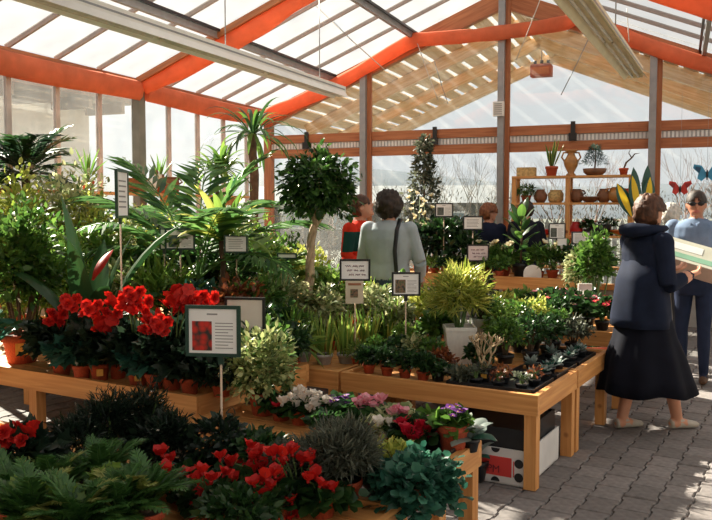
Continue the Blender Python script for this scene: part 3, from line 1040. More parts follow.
SEED = [100]
FOL = {}
def shrub(name, label, loc, h, w, leaf, size, n, mat, pot=('terra', .07, .11), group=None, cat='plant', up=.35, shell=.5, key=None, low=-0.5,
          blooms=None, sticker=False, squash=1.0, stemmat=None, droop=0.0, base=0.0):
    """potted bushy plant: pot > soil, stem, foliage, blooms"""
    SEED[0] += 1
    sd = SEED[0]
    r = random.Random(sd)
    root = thing(name, label, cat, loc, r.uniform(0, 2 * PI) if key else 0.0, group)
    ph = 0
    if pot:
        add_pot(root, pot[1], pot[2], pot[0], sticker)
        ph = pot[2]
    z0 = ph + base
    cz = z0 + (h - z0) * .5
    rr = (w / 2, w / 2 * squash, (h - z0) * .52)
    if key and key in FOL:
        fme, sme = FOL[key]
        link('foliage', fme, root, kind='stuff')
        link('stem', sme, root)
    else:
        fo_ = bush((0, 0, cz), rr, n, size, leaf, sd, up, shell, low=low, droop=droop).build('foliage', mat, root, kind='stuff')
        pts = []
        for k in range(9):
            a = k * 2.4 + r.random()
            q = .25 + .6 * r.random()
            pts.append((math.cos(a) * rr[0] * q, math.sin(a) * rr[1] * q, cz + rr[2] * r.uniform(-.1, .6)))
        st_ = stems(root, ph * .9, pts, .004 + h * .006, stemmat)
        if key:
            FOL[key] = (fo_.data, st_.data)
    if blooms:
        me, cnt, sz, zlo, zhi = blooms
        for k in range(cnt):
            a = k * 2.399 + r.random() * .6
            q = math.sqrt((k + .5) / cnt) * .95
            zz = z0 + (h - z0) * r.uniform(zlo, zhi) * (1.05 - .25 * q)
            o = link('bloom', me, root, (math.cos(a) * rr[0] * q, math.sin(a) * rr[1] * q, zz))
            o.rotation_euler = (r.uniform(-.5, .5) , r.uniform(-.5, .5), r.uniform(0, 6))
            o.scale = (sz * r.uniform(.8, 1.2),) * 3
    return root

# ---- bloom shapes (about 1 unit across)
def bloom_ruffled(mat, seed, layers=4, per=7):
    """full double begonia flower"""
    g = np.random.default_rng(seed)
    b_ = MB()
    for L in range(layers):
        n = per - L
        a = np.arange(n) * 2 * PI / n + L * .5 + g.normal(scale=.1, size=n)
        tilt = .15 + L * .38
        Y = np.stack([np.cos(a) * math.cos(tilt), np.sin(a) * math.cos(tilt), np.full(n, math.sin(tilt))], 1)
        N = np.stack([-np.cos(a) * math.sin(tilt), -np.sin(a) * math.sin(tilt), np.full(n, math.cos(tilt))], 1)
        P = np.stack([np.cos(a) * .03, np.sin(a) * .03, np.full(n, .02 * L)], 1)
        b_.inst(ROUND, P, Y, N, np.full(n, .52 - .07 * L) * (0.9 + .2 * g.random(n)), np.clip(g.normal(.5, .3, n), 0, 1))
    return b_.mesh('bloom', mat)
def bloom_cyclamen(mat, seed):
    g = np.random.default_rng(seed)
    n = 5
    a = np.arange(n) * 2 * PI / n
    b_ = MB()
    tl = 1.0
    Y = np.stack([np.cos(a) * math.cos(tl), np.sin(a) * math.cos(tl), np.full(n, math.sin(tl))], 1) + g.normal(scale=.12, size=(n, 3))
    N = np.stack([-np.cos(a) * .8, -np.sin(a) * .8, np.full(n, .5)], 1)
    P = np.stack([np.cos(a) * .10, np.sin(a) * .10, np.zeros(n)], 1)
    b_.inst(ROUND, P, Y, N, np.full(n, .85) * (0.85 + .3 * g.random(n)), np.clip(g.normal(.5, .3, n), 0, 1))
    b_.tube([(0, 0, .1), (0, 0, -.1), (.15, 0, -.25)], [.12, .16, .05], 6, tint=.2)
    return b_.mesh('bloom', mat)
def bloom_open(mat, seed, n=5, eye=P_YEL, tl=.25):
    g = np.random.default_rng(seed)
    a = np.arange(n) * 2 * PI / n
    b_ = MB()
    Y = np.stack([np.cos(a) * math.cos(tl), np.sin(a) * math.cos(tl), np.full(n, math.sin(tl))], 1)
    N = np.stack([-np.cos(a) * math.sin(tl), -np.sin(a) * math.sin(tl), np.full(n, math.cos(tl))], 1)
    b_.inst(ROUND, np.zeros((n, 3)), Y, N, np.full(n, .55), np.clip(g.normal(.5, .3, n), 0, 1))
    b_.ell((0, 0, .04), (.10, .10, .07), 8, 4, mat=1)
    return b_.mesh('bloom', [mat, eye])
BEG = [bloom_ruffled(P_RED, i) for i in (1, 2, 3)]
CYR = [bloom_cyclamen(P_RED, i) for i in (4, 5)]
CYC = bloom_cyclamen(P_CRIM, 6)
CYP = bloom_cyclamen(P_PINK, 7)
CYW = bloom_cyclamen(P_WHITE, 8)
PAN = bloom_open(P_PURPLE, 9)
PNK = bloom_open(P_PINK, 10)
WHT = bloom_open(P_WHITE, 11)
LILY = bloom_open(P_CREAM, 12, 6, P_YEL, .7)
REDS = bloom_open(P_CRIM, 13)
PAPR = bloom_ruffled(P_PINK, 14, 3, 6)

def stalked(root, me, tips, size, h0, mat=None, seed=0):
    """upright flowers on their own stalks: bloom > stalk"""
    r = random.Random(seed)
    for t in tips:
        t = Vector(t)
        m_ = me[r.randrange(len(me))] if isinstance(me, list) else me
        s = size * r.uniform(.8, 1.2)
        o = link('bloom', m_, root, t, rot=(r.uniform(-.35, .35), r.uniform(-.35, .35), r.uniform(0, 6)), scale=s)
        b0 = Vector((t.x * .3, t.y * .3, h0))
        b_ = MB().tube([b0, b0.lerp(t, .5) + Vector((0, 0, .02)), t], [.004, .003, .003], 4, cap=False)
        b_.build('stalk', mat or M_STEMG, root)

# ---- big leaves, each a piece of its own
def blade_mesh(L, W, mat, name='leaf', bend=.5, n=9, fold=.18, tipw=.05, widest=.45, tint=(.2, .7), edge=None, twist=0.0, th=0.0):
    """one long leaf rising along +Z and arching toward +Y"""
    v, f, tt = [], [], []
    p = Vector((0, 0, 0))
    a = 0.0
    for i in range(n + 1):
        t = i / n
        w = W * .5 * max(tipw, math.sin(PI * min(1, (t * (.5 / widest) if t < widest else .5 + .5 * (t - widest) / (1 - widest)))) ** .75)
        if i == 0:
            w = max(w, W * .12)
        d = Vector((0, math.sin(a), math.cos(a)))
        nn = Vector((0, math.cos(a), -math.sin(a)))
        tw = twist * t
        sx = Vector((math.cos(tw), nn.y * math.sin(tw), nn.z * math.sin(tw)))
        up_ = nn * -fold * w
        v += [tuple(p - sx * w + up_ * -1), tuple(p - sx * w * .5 + up_ * -.4), tuple(p), tuple(p + sx * w * .5 + up_ * -.4), tuple(p + sx * w + up_ * -1)]
        ti = tint[0] + (tint[1] - tint[0]) * t
        tt += [ti + .1, ti, ti + .22, ti, ti + .1]
        p = p + d * (L / n)
        a += bend / n * (0.4 + 1.2 * t) * 1.6
    mi = []
    for i in range(n):
        for k in range(4):
            f.append((i * 5 + k, i * 5 + k + 1, (i + 1) * 5 + k + 1, (i + 1) * 5 + k))
            mi.append(1 if edge and k in (0, 3) else 0)
    b_ = MB().add(v, f, 0, np.clip(tt, 0, 1))
    b_.m = mi
    return b_.mesh(name, [mat, edge] if edge else mat)

def rosette(root, mes, n, z0, r0, tilt, seed, scale=(.8, 1.15), name='leaf', spread=0.0):
    r = random.Random(seed)
    for k in range(n):
        a = k * 2.399 + r.uniform(-.3, .3)
        tl = tilt[0] + (tilt[1] - tilt[0]) * ((k + .5) / n) + r.uniform(-.1, .1)
        o = link(name, mes[r.randrange(len(mes))], root)
        o.location = (math.cos(a) * r0 * r.random() + spread * r.uniform(-1, 1), math.sin(a) * r0 * r.random() + spread * r.uniform(-1, 1), z0)
        o.rotation_mode = 'XYZ'
        # leaf leans toward +Y by tl, then turns round by a
        o.rotation_euler = (-tl, 0, a - PI / 2)
        o.scale = (r.uniform(*scale),) * 3

def frond_mesh(L, mat, nl=26, ll=.28, bend=1.1, droop=.35, seed=0, lw=1.0, name='frond', base=.22):
    """palm frond: rachis plus two ranks of narrow leaflets, rising along +Z and arching to +Y"""
    g = np.random.default_rng(seed)
    pts, dirs = [], []
    p = Vector((0, 0, 0))
    a = 0.0
    N = 24
    for i in range(N + 1):
        d = Vector((0, math.sin(a), math.cos(a)))
        pts.append(p.copy())
        dirs.append(d)
        p = p + d * L / N
        a += bend / N * (.4 + 1.2 * i / N)
    b_ = MB()
    b_.tube([tuple(q) for q in pts], [.008 * (1 - .85 * i / N) + .001 for i in range(N + 1)], 4, tint=.75, cap=False)
    P, Y, NN, S = [], [], [], []
    for k in range(nl):
        t = base + (1 - base) * k / (nl - 1)
        i = min(N, int(t * N))
        d = dirs[i]
        nn = Vector((0, -d.z, d.y))       # upper side of the frond
        for s in (-1, 1):
            y = Vector((s, 0, 0)) * .85 + d * (.55 + .6 * t) + nn * .25 - Vector((0, 0, droop)) + Vector(g.normal(scale=.08, size=3))
            P.append(tuple(pts[i]))
            Y.append(tuple(y))
            NN.append(tuple(nn + Vector((0, 0, .2))))
            S.append(ll * (math.sin(PI * (.12 + .80 * (t - base) / (1 - base))) * .75 + .25) * (.9 + .2 * g.random()))
    tl = ([(v[0] * lw, v[1], v[2]) for v in NARROW[0]], NARROW[1])
    b_.inst(tl, P, Y, NN, S, np.clip(g.normal(.45, .22, len(P)), 0, 1))
    return b_.mesh(name, mat)

def palm(name, label, loc, trunk_h, fronds, n, tilt, seed, pot=('terra', .13, .2), trunk_r=.02, cat='palm', trunks=1, spread=0.0, leafname='frond', scale=(.75, 1.1), trunkmat=None, group=None):
    root = thing(name, label, cat, loc, 0, group)
    z0 = 0
    if pot:
        add_pot(root, pot[1], pot[2], pot[0])
        z0 = pot[2] * .9
    r = random.Random(seed)
    for k in range(trunks):
        x, y = (r.uniform(-spread, spread), r.uniform(-spread, spread)) if trunks > 1 else (0, 0)
        n_ = 7
        pts = [(x * (.4 + .6 * i / n_) + .01 * math.sin(i * 1.7), y * (.4 + .6 * i / n_), z0 + trunk_h * i / n_) for i in range(n_ + 1)]
        rr = [trunk_r * (1.15 - .35 * i / n_) * (1 + .12 * (i % 2)) for i in range(n_ + 1)]
        MB().tube(pts, rr, 8).build('trunk', trunkmat or M_BARK, root)
    rosette(root, fronds, n, z0 + trunk_h, trunk_r, tilt, seed, scale, leafname, spread)
    return root

# ================================================================== PLANTS
H1, H2, H3, H4, H5, H7, H6, HW = .518, .478, .418, .558, .528, .578, .778, .578

# ---- scarlet begonias on their table
begs = [((62, 375), [(70, 303), (56, 318)], 'scarlet begonia with two blooms beside the large terracotta pot'),
        ((100, 380), [(91, 309), (110, 317), (113, 300), (104, 325)], 'scarlet begonia with dark leaves around the signpost'),
        ((138, 385), [(133, 296), (140, 306), (150, 318), (128, 303)], 'scarlet begonia with dense blooms between two dark pots'),
        ((172, 389), [(160, 326), (152, 325), (172, 300), (181, 294), (186, 307)], 'scarlet begonia with the largest bloom head'),
        ((205, 385), [(196, 300), (206, 302), (190, 300)], 'scarlet begonia half hidden behind the framed red flower sign')]
for i, (b0, bl, lab) in enumerate(begs):
    p = on(b0[0], b0[1], H4)
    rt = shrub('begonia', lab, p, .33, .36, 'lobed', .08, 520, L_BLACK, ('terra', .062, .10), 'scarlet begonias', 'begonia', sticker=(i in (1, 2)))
    pots = []
    for k, (bx, by) in enumerate(bl):
        q = at(bx, by, p.y - 0.16 + 0.03 * (k % 3)) - p
        for e in range(5):
            o = link('bloom', BEG[(k + e) % 3], rt, q + Vector(((e - 2) * .022, -.012 * (e % 3), ((e * 2) % 3 - 1) * .026)), rot=(.9 + .3 * e - .3, (e - 1) * .5, k * 1.3), scale=.062 + .010 * ((k + e) % 3))
        MB().tube([Vector((q.x * .3, q.y * .3, .11)), q * .6 + Vector((0, 0, .06)), q], [.005, .004, .004], 5).build('stalk', M_STEMG, rt)
# dark filler plants among the begonias
for i, (x, y) in enumerate(((60, 366), (82, 380), (118, 378), (155, 389), (190, 394), (150, 374))):
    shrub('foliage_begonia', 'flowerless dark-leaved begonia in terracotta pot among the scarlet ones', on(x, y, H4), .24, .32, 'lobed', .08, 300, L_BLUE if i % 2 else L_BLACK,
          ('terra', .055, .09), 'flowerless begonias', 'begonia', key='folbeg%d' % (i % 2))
# tall shrub in the large terracotta pot with a sticker
shrub('potted_shrub', 'tall leafy shrub in the large terracotta pot with yellow sticker', on(22, 362, H4), 1.05, .60, 'oval', .062, 2600, L_MID, ('terra', .125, .19), None, 'shrub', sticker=True, shell=.25, base=-.06, stemmat=M_BARK)
shrub('potted_shrub', 'pale green small-leaved shrub behind the large terracotta pot', on(62, 345, H4), .85, .52, 'oval', .046, 2200, L_FRESH, ('black', .10, .14), None, 'shrub', shell=.25, base=-.05, stemmat=M_BARK)
# broad leaved plant with one red leaf
bl = thing('broadleaf_plant', 'dark plant with long upright broad leaves behind the begonias', 'plant', on(92, 366, H4))
add_pot(bl, .085, .12, 'black')
big = [blade_mesh(.90, .16, leafmat('leaf_broad_dark', (.008, .028, .012), (.03, .085, .025), .25), bend=b_, fold=.35, twist=t_, tint=(.3, .9)) for b_, t_ in ((.35, .3), (.7, -.4), (1.1, .2))]
for k, (lx, ly, a, tl, m_) in enumerate(((0, 0, 2.6, .10, 0), (.02, 0, .3, .30, 1), (-.02, 0, 3.3, .35, 1), (0, .02, 1.6, .2, 0), (.01, -.02, -.6, .6, 2), (0, 0, 3.9, .75, 2), (0, 0, 5.2, .5, 1), (.02, .02, 1.0, .55, 2), (-.02, .0, 2.2, .22, 0), (.0, -.02, 4.6, .15, 0), (.02, 0, .0, .12, 0))):
    o = link('leaf', big[m_], bl, (lx, ly, .10), rot=(-tl, 0, a - PI / 2), scale=(.9, 1.0, 1.15 if k < 2 else .85)[0:3])
rl = blade_mesh(.30, .07, leafmat('leaf_red', (.45, .01, .01), (.7, .05, .03)), bend=.5, fold=.3)
link('leaf', rl, bl, (.02, -.02, .55), rot=(-.65, 0, -.3))
# big blue-green leaf plant hanging over the bench edge
hg = thing('drooping_plant', 'blue-green plant whose broad glossy leaves droop over the bench edge', 'plant', on(-14, 370, H4))
add_pot(hg, .08, .11, 'black')
db = [blade_mesh(.55, .14, L_BLUE, bend=1.5, fold=.2, tint=(.4, 1.0)), blade_mesh(.42, .12, L_BLUE, bend=1.2, fold=.2, tint=(.4, 1.0))]
for k, (a, tl) in enumerate(((-.2, .55), (-1.2, .75), (-2.2, .7), (.7, .6), (1.8, .4), (3.0, .6), (-.7, .4))):
    link('leaf', db[k % 2], hg, (0, 0, .1), rot=(-tl, 0, a - PI / 2))

# ---- bright shrubs behind the begonia table
def sh(x, D, h0, top, wpx, leaf, size, n, mat, name, label, pot=('terra', .08, .12), cat='shrub', base=0.02, **k):
    p = dp(x, D, h0)
    k.setdefault('shell', .35)
    return shrub(name, label, p, at(x, top, D).z - h0, wpx * D / F * 1.12, leaf, size * 1.1, int(n * 1.5), mat, pot, cat=cat, base=base, **k)
sh(16, 6.9, H5, 172, 90, 'oval', .060, 1500, L_LIME, 'yellow_shrub', 'sunlit yellow-green shrub under the dark wall palm')
sh(72, 7.2, H5, 165, 85, 'oval', .055, 1500, L_CREAM, 'variegated_shrub', 'cream and green variegated shrub below the window sill basket', base=.1)
sh(104, 6.5, H5, 215, 60, 'oval', .05, 900, L_FRESH, 'leafy_shrub', 'fresh green bushy shrub behind the red-leaved plant')
sh(48, 6.3, H5, 225, 70, 'oval', .06, 900, L_MID, 'leafy_shrub', 'mid green bush in front of the variegated shrub')
sh(138, 6.2, H5, 245, 50, 'round', .06, 420, L_MID, 'round_leaf_plant', 'round-leaved green plant under the double sign', cat='plant')
sh(112, 5.7, H4, 262, 56, 'oval', .05, 600, L_CREAM, 'variegated_plant', 'low cream-edged plant behind the begonia sign stake', cat='plant')
sh(160, 5.75, H5, 270, 60, 'narrow', .16, 330, L_FRESH, 'spider_plant', 'pale arching spider plant under the palm fronds', cat='plant', up=.9)
sh(198, 5.6, H5, 285, 56, 'oval', .07, 360, L_BLUE, 'silver_leaf_plant', 'blue-green broad leaf plant under the palm', cat='plant')
sh(238, 5.5, H1, 280, 54, 'oval', .055, 500, L_RUST, 'rust_leaf_plant', 'rust-brown leaved croton beside the empty cream sign', cat='plant')
sh(258, 5.6, H1, 280, 60, 'oval', .05, 800, L_MID, 'leafy_plant', 'mid green leafy plant below the braided fig', cat='plant')
sh(278, 5.95, H1, 272, 60, 'oval', .045, 800, L_CREAM, 'variegated_plant', 'variegated weeping plant beside the fig trunk', cat='plant')
sh(338, 6.4, H1, 266, 60, 'oval', .045, 700, L_FRESH, 'leafy_plant', 'fresh green plant behind the handwritten sign', cat='plant')
sh(275, 5.15, H1, 305, 46, 'oval', .05, 420, L_DARK, 'dark_leaf_plant', 'dark leafy plant behind the pale variegated bush', cat='plant')
sh(228, 6.6, H5, 232, 56, 'oval', .06, 600, L_DARK, 'dark_shrub', 'dark green shrub behind the croton', cat='shrub')
sh(178, 6.8, H5, 236, 60, 'oval', .06, 700, L_DARK, 'dark_shrub', 'dark shrub standing among the palm stems', cat='shrub')
sh(300, 7.1, H5, 245, 70, 'oval', .05, 800, L_LIME, 'yellow_shrub', 'yellow-green shrub between the fig and the red jacket', cat='shrub')
sh(258, 7.3, H5, 225, 60, 'oval', .055, 800, L_FRESH, 'leafy_shrub', 'fresh green shrub behind the drooping fan palm', cat='shrub')
sh(150, 7.6, H5, 205, 70, 'oval', .06, 900, L_LIME, 'yellow_shrub', 'yellow-green shrub behind the arching palm fronds', cat='shrub')

for (x, D, top, w, m_, lab) in ((8, 6.2, 215, 60, L_CREAM, 'cream-flecked shrub beside the tall potted shrub'), (90, 7.0, 185, 60, L_LIME, 'yellow-green shrub behind the edge-on sign'), (128, 6.9, 210, 56, L_CREAM, 'cream-leaved shrub between edge-on sign and palm'),
                               (240, 7.6, 215, 50, L_CREAM, 'cream-leaved shrub behind the pale sign'), (285, 7.5, 232, 50, L_MID, 'mid green shrub behind the fig trunk'), (30, 5.9, 250, 60, L_FRESH, 'fresh green shrub tucked behind the terracotta pot'),
                               (118, 6.2, 250, 40, L_FRESH, 'fresh green shrub behind the broad-leaved plant'), (322, 5.9, 290, 40, L_CREAM, 'cream-leaved plant behind the iris clumps'), (290, 5.4, 312, 36, L_MID, 'mid green plant behind the iris clumps')):
    sh(x, D, H5 if x < 250 or D > 7 else H1, top, w, 'oval', .05, 700, m_, 'leafy_shrub', lab)
# ---- palms and dracaenas
kent = [frond_mesh(1.0, L_PALM, 28, .30, 1.15, .45, 1), frond_mesh(.9, L_PALM, 26, .28, .8, .35, 2), frond_mesh(.85, L_PALM, 24, .27, 1.5, .5, 3)]
kp = palm('feather_palm', 'green feather palm arching over the double sign', dp(196, 6.15, H5), .34, kent, 0, (.1, .9), 5, ('terra', .13, .20), .016, trunks=3, spread=.05)
for k, (a, tl, m_, s) in enumerate(((2.7, .32, 1, 1.15), (3.4, .85, 2, 1.0), (.3, .75, 0, 1.0), (.15, .20, 1, 1.1), (1.6, .25, 1, 1.1), (-.5, .95, 2, .95), (4.0, .7, 0, .9), (5.2, .55, 0, .9), (2.2, .6, 0, 1.0), (1.0, .5, 0, .95), (3.0, .55, 0, 1.05))):
    link('frond', kent[m_], kp, (.03 * math.cos(a), .03 * math.sin(a), .50), rot=(-tl, 0, a - PI / 2), scale=s * 1.12)
yd = [blade_mesh(.50, .075, L_LIME, bend=.7, fold=.3), blade_mesh(.46, .07, L_FRESH, bend=1.0, fold=.3), blade_mesh(.42, .07, L_MID, bend=.4, fold=.3)]
palm('corn_plant', 'yellow-striped corn plant rising above the feather palm', dp(222, 6.0, H5), .62, yd, 36, (.1, 1.35), 8, ('terra', .13, .2), .022, 'dracaena', leafname='leaf')
drl = [blade_mesh(.30, .045, L_FRESH, bend=.9, fold=.3), blade_mesh(.34, .045, L_MID, bend=1.2, fold=.3), blade_mesh(.3, .05, L_DARK, bend=1.0, fold=.3)]
palm('corn_plant', 'tall fresh green corn plant under the orange valance', dp(218, 7.5, H5), 1.22, drl, 64, (.1, 2.0), 12, ('terra', .13, .2), .022, 'dracaena', leafname='leaf', spread=.12)
dr2 = [blade_mesh(.50, .035, L_DARK, bend=1.3, fold=.3), blade_mesh(.45, .035, L_DARK, bend=1.0, fold=.3), blade_mesh(.4, .04, L_MID, bend=1.2, fold=.3)]
palm('dragon_tree', 'dragon tree with thick dark trunk in the gable corner', dp(254, 9.2, HW), 1.62, dr2, 46, (.25, 1.9), 14, ('terra', .16, .24), .055, 'dracaena', leafname='leaf', scale=(1.0, 1.5))
fanl = [frond_mesh(.75, L_PALM, 22, .34, 1.3, .6, 7, 1.4, base=.45), frond_mesh(.7, L_FRESH, 22, .32, 1.0, .5, 8, 1.4, base=.45)]
palm('fan_palm', 'drooping yellow-green palm beside the braided fig', dp(262, 6.6, H5), .12, fanl, 10, (.25, 1.0), 17, ('terra', .12, .18), .02, trunks=2, spread=.04)
dkp = [frond_mesh(.62, L_BLACK, 22, .22, 1.2, .3, 9, 1.3), frond_mesh(.55, L_DARK, 20, .20, .8, .3, 10, 1.3)]
palm('wall_palm', 'dark feathery palm standing against the side wall glass', dp(28, 7.7, 0), 1.66, dkp, 26, (.10, 1.7), 19, ('terra', .18, .26), .05)
spk = [blade_mesh(.34, .03, L_MID, bend=.25, fold=.3)]
palm('spiky_yucca', 'small spiky yucca on the ledge against the weathered post', G(-HALF + .32, BAY - .02, 1.75), .05, spk, 16, (.02, .8), 21, ('terra', .07, .11), .014, 'yucca', leafname='leaf')
palm('spiky_yucca', 'small spiky yucca on the ledge between two mullions', G(-HALF + .32, BAY + 1.25, 1.75), .03, spk, 14, (.02, .8), 22, ('terra', .07, .11), .014, 'yucca', leafname='leaf')

# ---- braided fig
fg = thing('braided_fig', 'round-headed fig tree with pale braided trunk', 'tree', dp(300, 6.2, H1))
add_pot(fg, .12, .17, 'terra')
cc = at(318, 188, 6.2) - fg.location
for s in range(3):
    pts = []
    for i in range(22):
        t = i / 21
        a = s * 2 * PI / 3 + t * 9
        rr = .022 * (1 - .3 * t)
        pts.append((cc.x * t * .9 + rr * math.cos(a) + .02 * math.sin(t * 5), rr * math.sin(a), .15 + (cc.z - .28 - .15) * t))
    MB().tube(pts, [.026 - .008 * i / 21 for i in range(22)], 7).build('trunk', M_PALEBARK, fg)
brs = MB()
for k in range(10):
    a = k * 2.4
    brs.tube([(cc.x * .9, 0, cc.z - .3), (cc.x + .1 * math.cos(a), .1 * math.sin(a), cc.z - .12), (cc.x + .2 * math.cos(a), .2 * math.sin(a), cc.z + .08 * (k % 3))], [.012, .008, .004], 5, cap=False)
brs.build('branch', M_PALEBARK, fg)
fb = bush((cc.x, 0, cc.z), (.285, .285, .30), 2600, .062, 'oval', 77, .1, .5, low=-.75, droop=.35)
fb.build('crown', leafmat('leaf_fig', (.014, .05, .014), (.10, .22, .04)), fg, kind='stuff')

# ---- pale variegated bush at the end of the aisle bench
L_VAR = leafmat('leaf_pale_variegated', (.06, .15, .03), (.66, .66, .30), .4)
shrub('variegated_bush', 'pale yellow and green variegated bush at the end of the aisle bench', dp(262, 4.15, H2), .46, .40, 'oval', .040, 1900, L_VAR, ('terra', .08, .12), None, 'shrub', shell=.3, base=-.14)
for (x, y, h, m_, lab) in ((238, 384, .30, L_DARK, 'dark leafy plant at the corner of the begonia table'), (262, 378, .34, L_MID, 'green leafy plant behind the pale variegated bush'), (285, 372, .30, L_DARK, 'dark leafy plant beside the iris table'),
                        (222, 396, .22, L_BLACK, 'very dark leafy plant at the begonia table end')):
    shrub('leafy_plant', lab, on(x, y, H4), h, .34, 'oval', .05, 620, m_, ('terra', .06, .09), None, 'plant', base=-.04)

# ---- iris pots
irl = [blade_mesh(.30, .017, L_FRESH, bend=.15, fold=.2, n=6, widest=.4), blade_mesh(.27, .016, L_MID, bend=.25, fold=.2, n=6, widest=.4), blade_mesh(.24, .022, L_LIME, bend=.3, fold=.2, n=6, widest=.4)]
for i, (x, y, n, pk, lab) in enumerate(((303, 361, 14, 'grey', 'iris clump in grey pot at the butt end of the table'), (324, 364, 16, 'grey', 'iris clump in grey pot with white labels'),
                                      (346, 363, 16, 'grey', 'dense iris clump below the handwritten sign'), (367, 355, 15, 'redplastic', 'iris clump in red pot beside the dense clump'),
                                      (389, 351, 13, 'redplastic', 'iris clump in red pot beside the framed sign stake'), (335, 349, 12, 'terra', 'iris clump in terracotta pot behind the grey pots'))):
    p = on(x, y, H1)
    rt = thing('potted_iris', lab, 'iris', p, i * .7, 'potted irises')
    add_pot(rt, .062, .07, pk)
    rosette(rt, irl, int(n * 2.4), .06, .075, (.0, .24), 40 + i, (.7, 1.2))
# flat pale leaves of a bulb plant at the corner
sh(292, 5.05, H1, 318, 34, 'narrow', .14, 60, L_FRESH, 'bulb_plant', 'yellow-flowered bulb plant beside the iris pots', ('terra', .05, .07), 'plant', up=.8, blooms=(bloom_open(P_YEL, 20), 5, .035, .8, 1.0))

# ---- dark herb pots along the table edge
for i, x in enumerate((369, 387, 405, 423)):
    shrub('herb_pot', 'low dark herb in small terracotta pot along the pine table edge', on(x, 373 + (x - 369) * .14, H1), .16, .19, 'bit', .032, 700, L_DARK, ('terra', .042, .06), 'dark herb pots', 'herb', key='herb', shell=.4)
for i, (x, y, lab) in enumerate(((380, 350, 'speckled low plant behind the herb pots beside iris'), (404, 350, 'speckled low plant below the framed photo sign'), (428, 352, 'speckled low plant beside the white square pot'))):
    shrub('speckled_plant', lab, on(x, y, H1), .22, .20, 'oval', .035, 420, L_CREAM if i % 2 else L_MID, ('redplastic', .05, .07), None, 'plant')
for i, (x, D, t, w, m_, lab) in enumerate(((395, 5.9, 296, 40, L_CREAM, 'cream-leaved plant behind the framed photo sign'), (420, 6.1, 290, 46, L_LIME, 'yellow-leaved plant behind the white square pot'),
                                      (372, 6.1, 285, 44, L_CREAM, 'cream-leaved plant beside the red jacket hem'), (440, 5.6, 310, 34, L_MID, 'green plant close behind the white square pot'))):
    sh(x, D, H1, t, w, 'oval', .045, 560, m_, 'leafy_plant', lab, ('terra', .06, .09), 'plant')

for (x, y, h, leaf, m_, pk, lab) in ((376, 364, .17, 'oval', L_MID, 'terra', 'small green pot plant between the herb pots and iris'), (396, 365, .19, 'oval', L_DARK, 'redplastic', 'small dark plant in red pot behind the herb pots'),
                                 (414, 366, .20, 'oval', L_CREAM, 'terra', 'small cream-flecked plant behind the herb pots'), (432, 368, .19, 'oval', L_MID, 'terra', 'small green plant beside the front of the white square pot'),
                                 (438, 381, .10, 'bit', L_DARK, 'black', 'low dark cushion plant before the white square pot'), (462, 384, .085, 'bit', L_GREY, 'black', 'low grey cushion plant before the white square pot'),
                                 (441, 373, .13, 'oval', L_RUST, 'terra', 'small rusty-leaved plant against the white square pot'), (478, 369, .17, 'oval', L_DARK, 'black', 'small dark plant behind the twiggy succulent'),
                                 (404, 357, .24, 'oval', L_FRESH, 'terra', 'fresh green plant at the foot of the framed photo sign'), (358, 366, .16, 'narrow', L_FRESH, 'terra', 'small grassy plant at the joint of the two tables'), (316, 352, .2, 'oval', L_MID, 'terra', 'small green plant among the iris pots')):
    shrub('small_pot_plant', lab, on(x, y, H1), h, .17, leaf, .04, 330, m_, (pk, .045, .06), None, 'plant', base=-.02)
# ---- white square pot with feathery plant, bonsai, twig plant, bushes
wp = on(459, 362, H1)
shrub('feathery_plant', 'feathery yellow-green plant in tall white square pot', wp, at(455, 268, wp.y).z - H1, .40, 'narrow', .085, 1500, L_LIME, ('white_sq', .105, .25), None, 'plant', up=.8, shell=.3, base=0.0)
bp = on(481, 352, H1)
bn = thing('bonsai', 'dark cone-shaped bonsai in tall grey pot', 'bonsai', bp)
add_pot(bn, .075, at(481, 318, bp.y).z - H1, 'grey')
z0 = at(481, 318, bp.y).z - H1
MB().tube([(0, 0, z0 * .9), (.01, 0, z0 + .04), (-.01, .01, z0 + .09), (.02, 0, z0 + .2)], [.014, .011, .009, .003], 6).build('trunk', M_BARK, bn)
bmb = MB()
for k in range(6):
    bush((.012 * k, 0, z0 + .06 + .045 * k), (.085 - .012 * k, .085 - .012 * k, .035), 170, .025, 'bit', 300 + k, mb=bmb)
bmb.build('foliage', leafmat('leaf_bonsai', (.02, .03, .015), (.10, .11, .05)), bn, kind='stuff')
bg = thing('trailing_cactus', 'grey trailing succulent hanging beside the bonsai', 'plant', on(468, 350, H1))
add_pot(bg, .05, .16, 'grey')
tl_ = [blade_mesh(.22, .035, L_GREY, bend=1.8, fold=.3), blade_mesh(.25, .03, L_GREY, bend=.3, fold=.3)]
rosette(bg, tl_, 9, .15, .02, (.1, .9), 91)
tp = on(484, 381, H1)
tw = thing('twig_plant', 'leafless pale twiggy succulent in black square pot with sticker', 'succulent', tp, -BA)
add_pot(tw, .062, .085, 'black_sq')
link('sticker', STICKER_ME, tw, (.02, -.056, .03), scale=.06)
tm = MB()
r_ = random.Random(5)
def twig(p, d, L, rad, lev):
    q = p + d * L
    tm.tube([p, p.lerp(q, .5) + Vector((r_.uniform(-.01, .01), r_.uniform(-.01, .01), 0)), q], [rad, rad * .85, rad * .7], 6)
    if lev < 3:
        for k in range(3 if lev == 0 else 2):
            twig(q, (d + Vector((r_.uniform(-.8, .8), r_.uniform(-.8, .8), r_.uniform(.0, .5)))).normalized(), L * .75, rad * .75, lev + 1)
for k in range(4):
    twig(Vector((r_.uniform(-.02, .02), r_.uniform(-.02, .02), .075)), Vector((r_.uniform(-.5, .5), r_.uniform(-.5, .5), 1)).normalized(), .085, .008, 0)
tm.build('twigs', plain('pale_twig', (.42, .31, .18), .8), tw)
